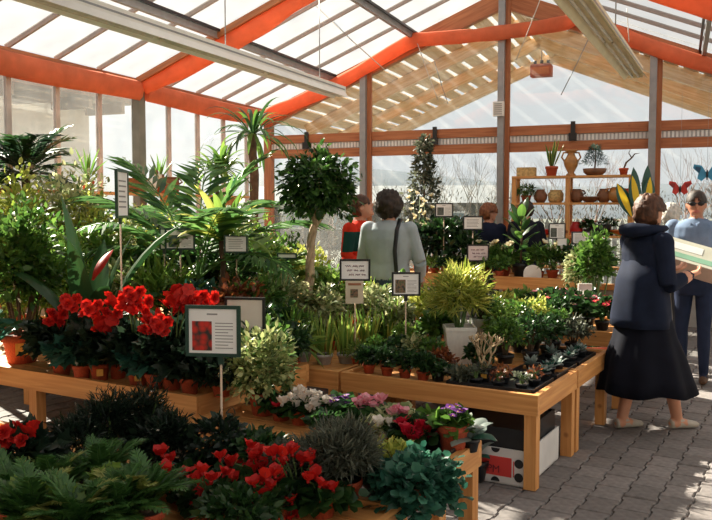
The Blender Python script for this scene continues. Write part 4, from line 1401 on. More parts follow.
gb = [(505, 366, .33, L_MID, 'bushy green succulent behind the twiggy one'), (530, 362, .33, L_DARK, 'bushy dark succulent in the middle of the table'), (518, 352, .38, L_MID, 'tall bushy succulent at the middle back'),
      (548, 357, .30, L_DARK, 'dark bushy succulent near the table side'), (500, 354, .37, L_FRESH, 'fresh green bush beside the bonsai pot'), (553, 351, .31, L_MID, 'bushy green succulent at the far table side'),
      (533, 350, .40, L_LIME, 'yellow-green bush at the far edge of the table'), (573, 353, .25, L_GREY, 'grey-leaved bush at the far table corner'), (492, 351, .40, L_MID, 'tall leafy bush behind the bonsai')]
for i, (x, y, h, m_, lab) in enumerate(gb):
    shrub('bushy_succulent', lab, on(x, y, H1), h, .27, 'oval', .034, 800, m_, ('black', .06, .08), None, 'succulent', shell=.35, stemmat=M_BARK)
def tray(lab, a, b_, la, lb, h0):
    t = thing('plant_tray', lab, 'tray', B(a, b_, h0), -BA)
    MB().box(-lb, 0, 0, la, 0, .006).build('base', M_BLACKP, t, False)
    for q in ((-lb, 0, 0, .006), (-lb, 0, la - .006, la), (-lb, -lb + .006, 0, la), (-.006, 0, 0, la)):
        MB().box(*q, .006, .035).build('rim', M_BLACKP, t, False)
tray('black plastic tray of seedlings at the front table corner', .06, .05, .40, .52, H1)
tray('black plastic tray along the table side', .52, .05, .45, .30, H1)
tray('black plastic tray at the far side of the succulent table', 1.02, .05, .45, .30, H1)
sc = 0
succ = [blade_mesh(.06, .028, L_SILVER, bend=.6, fold=.2, n=5), blade_mesh(.05, .025, L_BLUE, bend=.5, fold=.2, n=5)]
for (a, b_, ts) in ((.50, .12, 'far edge'), (.66, .14, ''), (.80, .13, ''), (.93, .16, ''), (1.10, .13, ''), (1.24, .15, ''), (1.37, .13, ''), (.36, .14, ''), (.72, .27, ''), (1.15, .27, '')):
    rt = thing('rosette_succulent', 'small silvery rosette succulent in tray along the table side', 'succulent', B(a, b_, H1 + .006), sc * .8, 'silvery rosette succulents')
    add_pot(rt, .042, .05, 'black')
    rosette(rt, succ, 13, .045, .012, (.1, 1.25), 60 + sc, (.9, 1.3))
    sc += 1
for i, (a, b_) in enumerate(((.14, .14), (.14, .28), (.15, .42), (.28, .30), (.30, .44), (.30, .12))):
    shrub('seedling_pot', 'tiny dry brown seedling in black pot on the corner tray', B(a, b_, H1 + .006), .11, .11, 'oval', .026, 60, L_RUST if i % 2 else L_GREY, ('black', .04, .045), 'seedling pots', 'seedling', key='seed%d' % (i % 2))

# ---- cyclamen, pansies and primulas on the aisle bench
def cyclamen(label, base, h0, me, pix, leafm=L_DARK, bs=.048, w=.24, h=.16, pot=('terra', .055, .08), cat='cyclamen', group=None, n=150, leaf='round', ls=.055, dn=0.0):
    tips = []
    if h0 == H3 and len(pix) > 2:
        pix = list(pix) + [(x + 9 - 17 * (i % 2), y + 8 - 5 * (i % 4)) for i, (x, y) in enumerate(pix)]
    if h0 == H2:
        pix = list(pix) + [(x + 4 - 7 * (i % 2), y + 5 - 3 * (i % 3)) for i, (x, y) in enumerate(pix)]
    for k, (x, y) in enumerate(pix):
        tips.append(at(x, y, base.y - .09 + dn + .03 * (k % 4)) - base)
    zs = sorted(t.z for t in tips)
    h = min(h, max(pot[2] + .03, zs[len(zs) // 2] - .03))
    rt = shrub('cyclamen' if cat == 'cyclamen' else cat.replace(' ', '_'), label, base, h, w * .85, leaf, ls * .85, n, leafm, pot, group, cat, low=-.45, base=-.04)
    stalked(rt, me, tips, bs, pot[2], seed=len(label))
    return rt
cyclamen('white-pink cyclamen behind the grey lavender bush', on(300, 424, H2), H2, CYW, [(291, 398), (300, 392), (309, 396), (318, 399), (326, 402), (296, 407), (306, 405), (285, 402), (314, 408), (302, 399)], cat='cyclamen')
cyclamen('single dark red cyclamen beside the white-pink one', on(281, 420, H2), H2, CYC, [(278, 408), (284, 413), (316, 411), (275, 404)])
cyclamen('purple pansy plant between white and pink cyclamens', on(338, 421, H2), H2, PAN, [(330, 396), (337, 398), (343, 401), (334, 402), (347, 406), (341, 408), (351, 409), (345, 396)], cat='pansy', bs=.055, leafm=L_DARK)
cyclamen('rose pink cyclamen beside the purple pansy', on(366, 428, H2), H2, CYP, [(360, 404), (366, 402), (378, 402), (380, 410), (372, 408), (362, 411)])
cyclamen('crimson cyclamen with two low blooms', on(370, 438, H2), H2, CYC, [(364, 428), (369, 431), (361, 432)], h=.13)
cyclamen('white and pink primula in the middle of the aisle bench', on(397, 434, H2), H2, CYP, [(396, 410), (402, 414), (408, 419), (399, 419), (391, 416)], leafm=L_CREAM, cat='primula', bs=.045)
cyclamen('white primula beside the crimson cyclamen', on(384, 442, H2), H2, CYW, [(389, 424), (393, 430), (397, 436), (384, 430), (378, 424)], leafm=L_CREAM, cat='primula', bs=.045)
cyclamen('deep crimson cyclamen at the end of the aisle bench', on(414, 448, H2), H2, CYC, [(405, 430), (412, 432), (418, 430), (424, 427), (410, 438), (419, 437), (426, 434), (406, 424)], bs=.055)
cyclamen('pale pink primula beside the pansy pot', on(430, 440, H2), H2, PNK, [(430, 420), (436, 424), (426, 418)], leafm=L_MID, cat='primula')
ps = cyclamen('dark purple pansy in its own terracotta pot on the bench end', on(453, 452, H2), H2, PAN, [(445, 409), (450, 407), (456, 411), (447, 414), (453, 416), (461, 413), (458, 406)], pot=('terra', .072, .13), cat='pansy', h=.22, w=.17, bs=.045, leafm=L_MID)
lb = [blade_mesh(.16, .10, L_SILVER, bend=1.2, fold=.3, n=6), blade_mesh(.14, .09, L_BLUE, bend=1.4, fold=.3, n=6)]
lt = thing('lettuce_plant', 'silver-green broad leafed plant beside the dark pansy pot', 'plant', on(470, 451, H2))
add_pot(lt, .045, .06, 'black')
rosette(lt, lb, 9, .06, .01, (.35, 1.2), 71)
for i, (x, y) in enumerate(((325, 436), (350, 440), (343, 428))):
    shrub('bench_foliage', 'low green leafy filler plant on the aisle bench', on(x, y, H2), .09, .15, 'round', .04, 120, L_DARK, ('black', .05, .07), 'bench filler plants', 'plant', key='bf')
tray('black plastic tray under the dark pansy pot', -1.22, .04, .36, .30, H2)

# ---- foreground bench
lv = dp(343, 3.02, H3)
shrub('lavender', 'grey-green fine-leaved lavender bush in terracotta pot', lv, at(338, 424, 3.02).z - H3, .31, 'narrow', .042, 6500, leafmat('leaf_lavender', (.07, .085, .06), (.26, .27, .19)), ('terra', .075, .10), None, 'lavender', up=1.3, shell=.25, low=-.7)
shrub('lavender', 'low lavender with scattered dry tips behind the red cyclamen', dp(296, 3.12, H3), .20, .26, 'narrow', .042, 3000, leafmat('leaf_lavender', (.07, .085, .06), (.26, .27, .19)), ('terra', .07, .10), None, 'lavender', up=1.3, shell=.25)
tq = on(405, 518, H3)
shrub('leafy_herb', 'glossy blue-green leafy herb hanging over the bench corner', Vector((tq.x + .06, tq.y + .12, H3)), .20, .34, 'round', .036, 1500, leafmat('leaf_teal', (.015, .075, .05), (.08, .25, .16)), ('terra', .075, .10), None, 'herb', shell=.45, base=-.16)
shrub('pale_herb', 'yellow-green herb behind the blue-green one', on(392, 486, H3), .17, .20, 'oval', .04, 360, L_LIME, ('terra', .05, .07), None, 'herb')
shrub('dark_herb', 'deep blue-green herb beside the lavender pot', on(375, 498, H3), .14, .18, 'round', .035, 320, L_BLUE, ('black', .05, .07), None, 'herb')
cyg = [((178, 3.05), [(165, 471), (177, 486), (183, 478), (170, 462)], 'red cyclamen beside the fern with pale frond'),
       ((205, 2.90), [(202, 473), (199, 500), (192, 517), (206, 488), (198, 508)], 'red cyclamen right under the framed sign stake'),
       ((228, 3.02), [(224, 475), (217, 488), (234, 493), (228, 466), (222, 505)], 'red cyclamen in front of the sign stake'),
       ((258, 3.10), [(249, 448), (254, 471), (246, 485), (240, 470), (252, 459)], 'red cyclamen behind the densest red one'),
       ((276, 2.88), [(265, 498), (275, 476), (256, 510), (278, 517), (270, 488), (262, 482), (283, 505)], 'densest red cyclamen on the low bench'),
       ((300, 2.95), [(274, 456), (292, 454), (302, 463), (290, 488), (303, 503), (298, 516), (311, 495)], 'red cyclamen before the lavender bush'),
       ((322, 2.90), [(320, 486), (316, 478), (324, 492)], 'red cyclamen beside the lavender pot')]
for i, ((x, D), pix, lab) in enumerate(cyg):
    cyclamen(lab, dp(x, D, H3), H3, CYR, pix, h=.19, w=.26, bs=.050, group='red cyclamens on the low bench', n=210)
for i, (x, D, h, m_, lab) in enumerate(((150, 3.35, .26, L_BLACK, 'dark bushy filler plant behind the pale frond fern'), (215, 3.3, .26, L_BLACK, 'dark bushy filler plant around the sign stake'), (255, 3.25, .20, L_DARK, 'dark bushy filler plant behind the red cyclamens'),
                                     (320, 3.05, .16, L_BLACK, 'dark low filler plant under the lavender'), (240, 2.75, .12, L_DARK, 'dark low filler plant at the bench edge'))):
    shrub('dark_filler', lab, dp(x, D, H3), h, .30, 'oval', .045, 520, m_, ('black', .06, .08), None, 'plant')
cyclamen('small white cyclamen beside the sign stake', dp(196, 3.2, H3), H3, CYW, [(196, 489), (190, 478)], h=.12, w=.16, bs=.035)
# dark heather with white flecks
hsp = [(105, 3.30, 392, 60, 'dark wiry heather with white flecks under the begonia table'), (140, 3.40, 386, 60, 'dark wiry heather with tiny white flowers beside table corner'), (75, 3.2, 415, 60, 'dark wiry heather next to the scarlet flower head'),
       (165, 3.25, 415, 50, 'dark wiry heather in front of the begonia table corner')]
for i, (x, D, top, wpx, lab) in enumerate(hsp):
    p = dp(x, D, H3)
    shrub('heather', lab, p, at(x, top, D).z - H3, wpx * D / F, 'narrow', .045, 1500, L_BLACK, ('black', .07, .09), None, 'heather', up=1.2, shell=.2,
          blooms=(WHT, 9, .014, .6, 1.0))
# scarlet head at the edge
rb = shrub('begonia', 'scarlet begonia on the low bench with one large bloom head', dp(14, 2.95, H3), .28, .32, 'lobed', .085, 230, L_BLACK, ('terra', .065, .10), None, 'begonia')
for k, (x, y) in enumerate(((4, 432), (12, 436), (20, 430), (28, 432), (33, 427), (10, 445), (22, 440), (2, 442), (16, 427))):
    q = at(x, y, 2.9 + .02 * (k % 3)) - rb.location
    link('bloom', BEG[k % 3], rb, q, rot=(1.0, .3 * (k % 3 - 1), k), scale=.062)
MB().tube([(0, 0, .1), (0, 0, .22)], .005, 5).build('stalk', M_STEMG, rb)
# ferns
L_FERN = leafmat('leaf_fern', (.025, .09, .022), (.13, .29, .07))
L_FERNY = leafmat('leaf_fern_pale', (.20, .26, .05), (.55, .56, .18))
fm = [frond_mesh(.21, L_FERN, 34, .055, 1.0, .1, 21, 1.7, base=.12), frond_mesh(.18, L_FERN, 32, .05, .7, .1, 22, 1.7, base=.12), frond_mesh(.20, L_FERNY, 32, .05, 1.1, .1, 23, 1.7, base=.12)]
for i, (x, D, n, lab) in enumerate(((25, 2.55, 20, 'lush green fern at the outer end of the low bench'), (70, 2.50, 20, 'lush green fern between two others on the low bench'), (112, 2.62, 18, 'green fern with pale frond tips beside the red cyclamen'),
                                 (48, 2.80, 16, 'green fern behind the lush ones'), (95, 2.95, 14, 'dark fern under the wiry heather'), (5, 2.75, 14, 'green fern below the scarlet flower head'), (140, 2.72, 14, 'sparse fern next to the red cyclamen'))):
    palm('fern', lab, dp(x, D, H3 - .0), .02, (fm[:2] * 3 + fm[2:]) if i not in (4,) else fm[:2], int(n * 1.8), (.1, 1.05), 130 + i, ('terra', .07, .09), .012, 'fern', scale=(.75, 1.1), group='ferns on the low bench')
for i, (x, y, D, s) in enumerate(((20, 492, 2.6, 1), (100, 478, 2.75, 1), (60, 500, 2.55, 1))):
    shrub('pale_coleus', 'yellow-green coleus among the ferns', dp(x, D, H3), at(x, y - 10, D).z - H3, .13, 'lobed', .042, 80, L_FRESH, ('terra', .05, .08), 'yellow coleus pots', 'coleus', key='coleus')

# ---- far tables
def shf(x, D, top, wpx, leaf, size, n, mat, name, label, h0=H6, pot=('terra', .07, .10), cat='plant', **k):
    return sh(x, D, h0, top, wpx, leaf, size, n, mat, name, label, pot, cat, **k)
shf(424, 9.84, 222, 44, 'oval', .08, 420, L_BLACK, 'dark_lily_plant', 'dark broad-leaved plant beside the grey sweatshirt')
shf(446, 9.72, 214, 44, 'oval', .085, 460, L_DARK, 'dark_lily_plant', 'dark broad-leaved plant under the small framed notice')
shf(466, 9.55, 232, 36, 'oval', .07, 300, L_DARK, 'dark_lily_plant', 'low dark-leaved plant before the dark blue visitor')
orc = thing('white_orchid', 'spray of creamy white blossoms on tall stems beside the notice', 'orchid', dp(418, 9.80, H6))
add_pot(orc, .06, .09, 'terra')
r_ = random.Random(3)
for k in range(26):
    t = k / 25
    px_, py_ = 412 + 16 * (k % 3) / 2 + r_.uniform(-4, 4), 192 + 50 * t
    link('bloom', LILY, orc, at(px_, py_, 9.72 + r_.uniform(-.08, .08)) - orc.location, rot=(r_.uniform(-.8, .8), r_.uniform(-.8, .8), r_.uniform(0, 6)), scale=.085)
for dx in (-.06, .02, .09):
    MB().tube([(0, 0, .08), (dx * .6, 0, .45), (dx, 0, .95)], [.006, .005, .003], 5).build('stem', M_STEMG, orc)
stg = thing('window_tree', 'slim leafy tree by the gable glass with pointed top', 'tree', dp(424, 10.6, 0))
add_pot(stg, .16, .25, 'terra')
MB().tube([(0, 0, .22), (.02, 0, 1.2), (-.01, 0, 2.2)], [.025, .02, .008], 7).build('trunk', M_BARK, stg)
tmb = MB()
for k in range(9):
    bush((0, 0, 1.35 + .13 * k), (.34 - .032 * k, .34 - .032 * k, .13), 130, .075, 'oval', 500 + k, mb=tmb)
tmb.build('crown', L_GREY, stg, kind='stuff')
for i, (x, D, lab) in enumerate(((488, 9.40, 'cream white lilies below the two framed notices'), (505, 9.35, 'cream white lilies beside the rubber plant'), (553, 9.02, 'white lilies beside the framed double notice'))):
    rt = shf(x, D, 252, 26, 'narrow', .14, 130, L_MID, 'potted_lily', lab, cat='lily', up=.8)
    for k in range(9):
        link('bloom', LILY, rt, at(x - 9 + 18 * ((k * .618) % 1), 243 + 12 * ((k * .37) % 1), D + .05 * (k % 3 - 1)) - rt.location, rot=(r_.uniform(-.7, .7), r_.uniform(-.7, .7), k), scale=.10)
rbp = thing('rubber_plant', 'rubber plant with upright glossy leaves in black pot', 'plant', dp(521, 9.2, H6))
add_pot(rbp, .10, .16, 'black')
MB().tube([(0, 0, .14), (.01, 0, .45), (0, 0, .72)], [.014, .011, .006], 6).build('stem', M_BARK, rbp)
rbl = [blade_mesh(.27, .11, L_DARK, bend=.5, fold=.25, n=7, tint=(.3, .9)), blade_mesh(.24, .10, L_MID, bend=.8, fold=.25, n=7)]
r_ = random.Random(8)
for k in range(17):
    a = k * 2.399
    link('leaf', rbl[k % 4 == 3], rbp, (.01 * math.cos(a), .01 * math.sin(a), .26 + .027 * k), rot=(-(1.0 - .045 * k) + r_.uniform(-.1, .1), 0, a - PI / 2), scale=r_.uniform(.85, 1.1))
link('leaf', blade_mesh(.15, .06, L_LIME, bend=.3, fold=.25, n=6), rbp, (.02, -.03, .52), rot=(-.4, 0, .3))
for i, (x, D, top, m_, lab) in enumerate(((540, 9.1, 245, L_MID, 'green leafy plant beside the white rounded card'), (567, 8.95, 243, L_DARK, 'dark green plant at the end of the tall table'), (500, 9.12, 258, L_MID, 'low green plant in front of the lilies'),
                                      (478, 9.28, 262, L_FRESH, 'low fresh green plant under the pink handwritten notice'), (452, 9.45, 258, L_DARK, 'low dark plant at the table front edge'), (435, 9.58, 258, L_FRESH, 'small fresh green plant beside the sweatshirt sleeve'))):
    shf(x, D, top, 26, 'oval', .055, 200, m_, 'leafy_plant', lab, pot=('terra', .055, .08))
cl = thing('white_card', 'white rounded card standing before the rubber plant', 'card', dp(533, 8.92, H6))
_v = [(.10 * math.cos(PI * k / 12), -.005, .07 + .09 * math.sin(PI * k / 12)) for k in range(13)] + [(-.10, -.005, 0), (.10, -.005, 0)]
n = len(_v)
MB().add(_v + [(x, .005, z) for x, y, z in _v], [tuple(range(n)), tuple(range(2 * n - 1, n - 1, -1))] + [(i, n + i, n + (i + 1) % n, (i + 1) % n) for i in range(n)]).build('sheet', plain('card_white', (.78, .76, .74), .7), cl, False)
MB().box(-.02, .02, 0, .05, 0, .06).build('prop', M_STAKE, cl, False)
# climbing plant and pink flowers behind the succulent table
sh(596, 7.9, 0, 232, 36, 'oval', .06, 700, L_MID, 'climbing_plant', 'tall green climbing plant beside the dark jacket', ('terra', .13, .2), 'plant', base=.5)
sh(580, 8.1, 0, 250, 30, 'oval', .055, 450, L_CREAM, 'climbing_plant', 'yellow-flecked climbing plant at the end of the tall table', ('terra', .12, .18), 'plant', base=.5)
fl = [(540, 322, PNK, 'pink-flowered begonia behind the far succulents'), (556, 326, REDS, 'red-flowered begonia behind the far table corner'), (572, 328, PNK, 'pink-flowered begonia with salmon blooms beside the jacket'),
      (588, 326, PAPR, 'double pink begonia beside the dark jacket'), (602, 330, REDS, 'red-flowered begonia beside the walking woman'), (566, 319, PAPR, 'double pink begonia behind the salmon one'), (582, 320, PNK, 'pink begonia at the back of its table'), (547, 318, REDS, 'red begonia at the back of its table')]
for i, (x, y, me, lab) in enumerate(fl):
    shrub('flowering_begonia', lab, on(x, y, H7), .26, .26, 'round', .05, 210, L_DARK, ('black', .06, .08), 'pink and red begonias', 'begonia', blooms=(me, 8, .055, .85, 1.1))
for i, (x, y, m_, lab) in enumerate(((515, 320, L_MID, 'green leafy plant behind the tall succulents'), (528, 320, L_FRESH, 'fresh green plant behind the succulents'), (502, 323, L_LIME, 'yellow-green plant behind the bonsai'), (558, 330, L_DARK, 'dark leafy plant before the red begonia'))):
    shrub('leafy_plant', lab, on(x, y, H7), .26, .26, 'oval', .045, 380, m_, ('terra', .06, .08), None, 'plant')
for i, (x, D, top, m_, lab) in enumerate(((318, 7.3, 268, L_DARK, 'dark plant between fig trunk and red jacket'), (345, 6.5, 285, L_CREAM, 'cream-leaved plant before the red jacket'), (362, 6.6, 280, L_LIME, 'yellow-leaved plant before the grey sweatshirt'), (405, 6.4, 276, L_MID, 'mid green plant before the grey sweatshirt'),
                                      (448, 6.3, 285, L_FRESH, 'fresh green plant behind the feathery one'))):
    sh(x, D, H1 if D < 7 else H5, top, 40, 'oval', .045, 420, m_, 'leafy_plant', lab, ('terra', .07, .10), 'plant')
# strap-leaved plant in the gable window
stp = [blade_mesh(1.15, .05, L_MID, bend=1.2, fold=.3, n=12), blade_mesh(1.0, .05, L_FRESH, bend=.9, fold=.3, n=12)]
palm('strap_plant', 'large plant with long arching strap leaves under the butterflies', dp(652, 9.3, 0), .62, stp, 0, (.2, .9), 33, ('terra', .18, .26), .05, 'plant')
_sp = bpy.data.objects['strap_plant']
for k, (a, tl, m_, s) in enumerate(((.1, .85, 0, 1.0), (.0, .62, 1, 1.05), (-.2, 1.05, 0, .9), (2.9, .8, 0, .9), (3.4, .5, 1, .9), (1.5, .5, 0, .9), (1.9, .8, 1, .8), (.6, .7, 1, .9), (4.4, .7, 0, .7))):
    link('leaf', stp[m_], _sp, (0, 0, .82), rot=(-tl, 0, a - PI / 2), scale=s)

# ================================================================== SIGNS
def text_strip_mat():
    return plain('print_grey', (.30, .29, .28), .8, .1)
M_PAPER = plain('sign_paper', (.88, .87, .84), .7, .05)
M_INK = plain('handwriting_ink', (.24, .13, .15), .8, .2)
def photo_mat(name, a, b_, c_, scale=28):
    if name in MATS:
        return MATS[name]
    m, nt, p = nodes_of(name)
    tc = nt.nodes.new('ShaderNodeTexCoord')
    vo = nt.nodes.new('ShaderNodeTexVoronoi')
    vo.inputs['Scale'].default_value = scale
    rp = nt.nodes.new('ShaderNodeValToRGB')
    e = rp.color_ramp.elements
    e[0].color, e[0].position = c4(a), .25
    e[1].color, e[1].position = c4(b_), .75
    x = e.new(.5)
    x.color = c4(c_)
    nt.links.new(tc.outputs['Object'], vo.inputs['Vector'])
    nt.links.new(vo.outputs['Distance'], rp.inputs[0])
    nt.links.new(rp.outputs[0], p.inputs['Base Color'])
    p.inputs['Roughness'].default_value = .4
    MATS[name] = m
    return m
PH_RED = photo_mat('photo_red_flowers', (.60, .02, .01), (.02, .02, .02), (.35, .02, .01), 34)
PH_GRN = photo_mat('photo_foliage', (.10, .12, .05), (.03, .05, .03), (.25, .14, .08), 40)
PH_YEL = photo_mat('photo_yellow_flower', (.45, .42, .10), (.04, .09, .09), (.10, .16, .10), 22)
PH_DRK = photo_mat('photo_dark_plant', (.08, .10, .09), (.05, .06, .05), (.12, .12, .10), 40)
def sign(label, cx, cy, D, wpx, hpx, zfoot, frame=M_FRAMEB, style='text', photo=None, yaw=0.0, stakeoff=0.0, tilt=0.0, stake=M_STAKE, paper=None):
    c = at(cx, cy, D)
    w, h = wpx * D / F, hpx * D / F
    root = thing('plant_sign', label, 'sign', Vector((c.x, c.y, zfoot)), yaw)
    z = c.z - zfoot
    hold = link('frame', None, root)
    fb_ = MB()
    t = .045 * w + .004
    for q in ((-w / 2, w / 2, z + h / 2 - t, z + h / 2), (-w / 2, w / 2, z - h / 2, z - h / 2 + t), (-w / 2, -w / 2 + t, z - h / 2 + t, z + h / 2 - t), (w / 2 - t, w / 2, z - h / 2 + t, z + h / 2 - t)):
        fb_.box(q[0], q[1], -.008, .008, q[2], q[3])
    fb_.box(-w / 2 + t, w / 2 - t, .0, .006, z - h / 2 + t, z + h / 2 - t)
    me = fb_.mesh('frame', frame, False)
    bpy.data.objects.remove(hold)
    fo_ = link('frame', me, root)
    pw, ph = w - 2 * t, h - 2 * t
    pp = MB().box(-pw / 2, pw / 2, -.003, .0, z - ph / 2, z + ph / 2).build('paper', paper or M_PAPER, root, False)
    ln = MB()
    def line(x0, x1, zz, hh):
        ln.box(x0, x1, -.0042, -.003, zz - hh / 2, zz + hh / 2)
    r = random.Random(int(cx * 7 + cy))
    if style == 'photo':
        px0, px1 = -pw * .43, -pw * .02
        MB().box(px0, px1, -.005, -.003, z - ph * .44, z + ph * .22).build('photo_print', photo, pp, False)
        line(-pw * .12, pw * .10, z + ph * .38, ph * .035)
        for k in range(9):
            line(pw * .05, pw * (.42 - .1 * (k % 4 == 3)), z + ph * (.18 - .07 * k), ph * .018)
        ln.build('print_lines', text_strip_mat(), pp, False)
    elif style == 'text':
        for k in range(6):
            line(-pw * .36, pw * (.38 - .15 * r.random()), z + ph * (.30 - .12 * k), ph * .035)
        ln.build('print_lines', text_strip_mat(), pp, False)
    elif style == 'hand':
        for k in range(3):
            x = -pw * .36 + pw * .07 * k
            while x < pw * .34:
                wl = pw * r.uniform(.12, .22)
                pts = [(x + wl * i / 8, -.004, z + ph * (.22 - .24 * k) + ph * .06 * math.sin(i * 2.3 + k + x * 90)) for i in range(9)]
                ln.tube(pts, max(.0012, ph * .018), 4)
                x += wl + pw * .07
        ln.build('handwriting', M_INK, pp, False)
    MB().box(-.012 + stakeoff, .012 + stakeoff, .006, .02, z - h / 2 - .035, z - h / 2 + .02).build('clip', frame, root, False)
    MB().tube([(stakeoff, .012, 0.0), (stakeoff, .012, z - h / 2 - .01)], max(.005, .0026 * D / 3.5), 8).build('stake', stake, root)
    return root
sign('green framed sign with photo of red flowers on a tall stake', 213, 331, 3.36, 57, 52, H3, M_FRAMEG, 'photo', PH_RED, R(-8), .03)
sign('blank cream sign in dark frame behind the red flower sign', 245, 317, 4.55, 42, 40, H1 - .06, M_FRAMEB, 'none', None, R(-10), 0, paper=plain('faded_paper', (.70, .66, .58), .7, .05))
sign('tall sign seen edge-on rising above the begonias', 122, 194, 4.75, 42, 48, H4, M_FRAMEG, 'text', None, R(91), 0)
sign('sign with small yellow flower photo under the feather palm', 180, 239, 5.85, 30, 22, H5, M_FRAMEG, 'photo', PH_YEL, R(4))
sign('narrow sign overlapped by the yellow flower photo sign', 164, 239, 5.95, 8, 21, H5, M_FRAMEG, 'none', None, R(10))
sign('pale sign behind the drooping palm frond', 236, 244, 5.9, 24, 18, H5, M_FRAMEG, 'text', None, R(-4))
hs = sign('handwritten white sign with a leaflet hanging below it', 355, 270, 5.25, 31, 22, H1, M_FRAMEB, 'hand', None, R(-2))
_z = at(353, 292, 5.25).z - H1
lf = MB().box(-.062, .055, -.014, -.010, _z - .075, _z + .075).build('leaflet', plain('leaflet_buff', (.62, .54, .40), .7, .08), hs, False)
MB().box(-.03, .02, -.016, -.014, _z - .035, _z + .02).build('picture', PH_GRN, lf, False)
MB().box(-.045, .04, -.016, -.014, _z + .045, _z + .06).build('heading', plain('heading_brown', (.35, .15, .08), .7), lf, False)
sign('framed sign with brown plant photo on the iris table', 406, 284, 5.3, 29, 24, H1, M_FRAMEB, 'photo', PH_GRN, R(3))
sign('small framed notice with photo beside white orchids', 444, 210, 9.5, 18, 14, H6, M_FRAMEB, 'photo', PH_DRK)
sign('framed printed notice beside the dark blue visitor', 473, 223, 9.35, 20, 14, H6, M_FRAMEB, 'text', None, 0)
sign('framed pink handwritten notice before the lilies', 478, 253, 9.15, 22, 17, H6, M_FRAMEB, 'hand', None, R(-3), paper=plain('pinkish_paper', (.72, .62, .62), .7, .05))
sign('black framed notice with dark photo before the plant shelf', 557, 231, 8.98, 17, 16, H6, M_FRAMEB, 'photo', PH_DRK)
sign('printed notice on the shelf side of the tall table', 581, 238, 8.95, 19, 13, H6, M_FRAMEB, 'text', None)
sign('notice with red flower photo at the end of the tall table', 583, 258, 8.45, 22, 16, 0.0, M_FRAMEB, 'photo', PH_RED)
sign('plain back of a small notice below the dark photo notice', 562, 242, 8.9, 9, 7, H6, M_WHITE, 'none')
sign('small sign among the fresh green shrubs beside the fig trunk', 287, 256, 6.4, 20, 6, H1, M_FRAMEG, 'none')
sign('small pinkish price card among the pink begonias', 585, 287, 6.9, 14, 7, H7, M_WHITE, 'none', paper=plain('pinkish_paper', (.72, .62, .62), .7, .05))

# ================================================================== FRUIT BOX UNDER THE TABLE
fr = on(526, 489, 0)
fx = thing('fruit_box', 'white cardboard fruit box with red label under the table', 'box', fr + Vector((0, 0, .004)), -BA)
M_CARD = plain('white_card', (.66, .65, .64), .8, .08)
BW, BD, BH, T_ = .52, .62, .205, .008
for q in ((-BW, 0, 0, T_), (-BW, 0, BD - T_, BD), (-BW, -BW + T_, T_, BD - T_), (-T_, 0, T_, BD - T_)):
    MB().box(*q, 0, BH).build('side', M_CARD, fx, False)
MB().box(-BW, 0, 0, BD, 0, T_).build('bottom', M_CARD, fx, False)
lab_ = MB().box(-.285, -.085, -.002, 0, .045, .155).build('red_label', plain('label_red', (.62, .05, .045), .6, .1), fx, False)
fc = bpy.data.curves.new('label_lettering', 'FONT')
fc.body = 'JPM'
fc.size = .060
fc.extrude = .0008
fc.materials.append(plain('label_ink', (.16, .02, .03), .7))
link('label_lettering', text_mesh('label_lettering', fc), lab_, (-.245, -.003, .062), rot=(PI / 2, 0, 0))
def disc(x, z, r, a0=0, a1=2 * PI):
    n = 18
    v = [(x, -.003, z)] + [(x + r * math.cos(a0 + (a1 - a0) * k / n), -.003, z + r * math.sin(a0 + (a1 - a0) * k / n)) for k in range(n + 1)]
    MB().add(v, [(0, k + 1, k + 2) for k in range(n)]).build('hand_hole', M_BLACKP, fx, False)
disc(-.042, .130, .026)
disc(-.042, .052, .026)
disc(-.335, .06, .026)
disc(-.18, .012, .026, 0, PI)
disc(-.18, BH - .002, .026, PI, 2 * PI)
MB().box(-.075, -.070, -.003, 0, .05, .14).build('red_line', plain('label_red', (.62, .05, .045), .6), fx, False)
ct = thing('black_crate', 'black plastic plant crate stacked inside the white fruit box', 'crate', fr + Vector((0, 0, .02)), -BA)
for q in ((-BW + .02, -.02, .02, .03), (-BW + .02, -.02, BD - .03, BD - .02), (-BW + .02, -BW + .03, .03, BD - .03), (-.03, -.02, .03, BD - .03)):
    MB().box(*q, 0, .30).build('side', M_BLACKP, ct, False)
MB().box(-BW + .03, -.03, .03, BD - .03, .27, .285).build('lid', M_BLACKP, ct, False)
# potted lettuce leaves beside the box
gl = thing('floor_plant', 'blue-green leafy plant on the paving beside the fruit box', 'plant', on(474, 446, 0.2) * 1.0)
gl.location.z = 0.004
add_pot(gl, .09, .12, 'black')
rosette(gl, lb, 10, .12, .02, (.2, 1.0), 72)

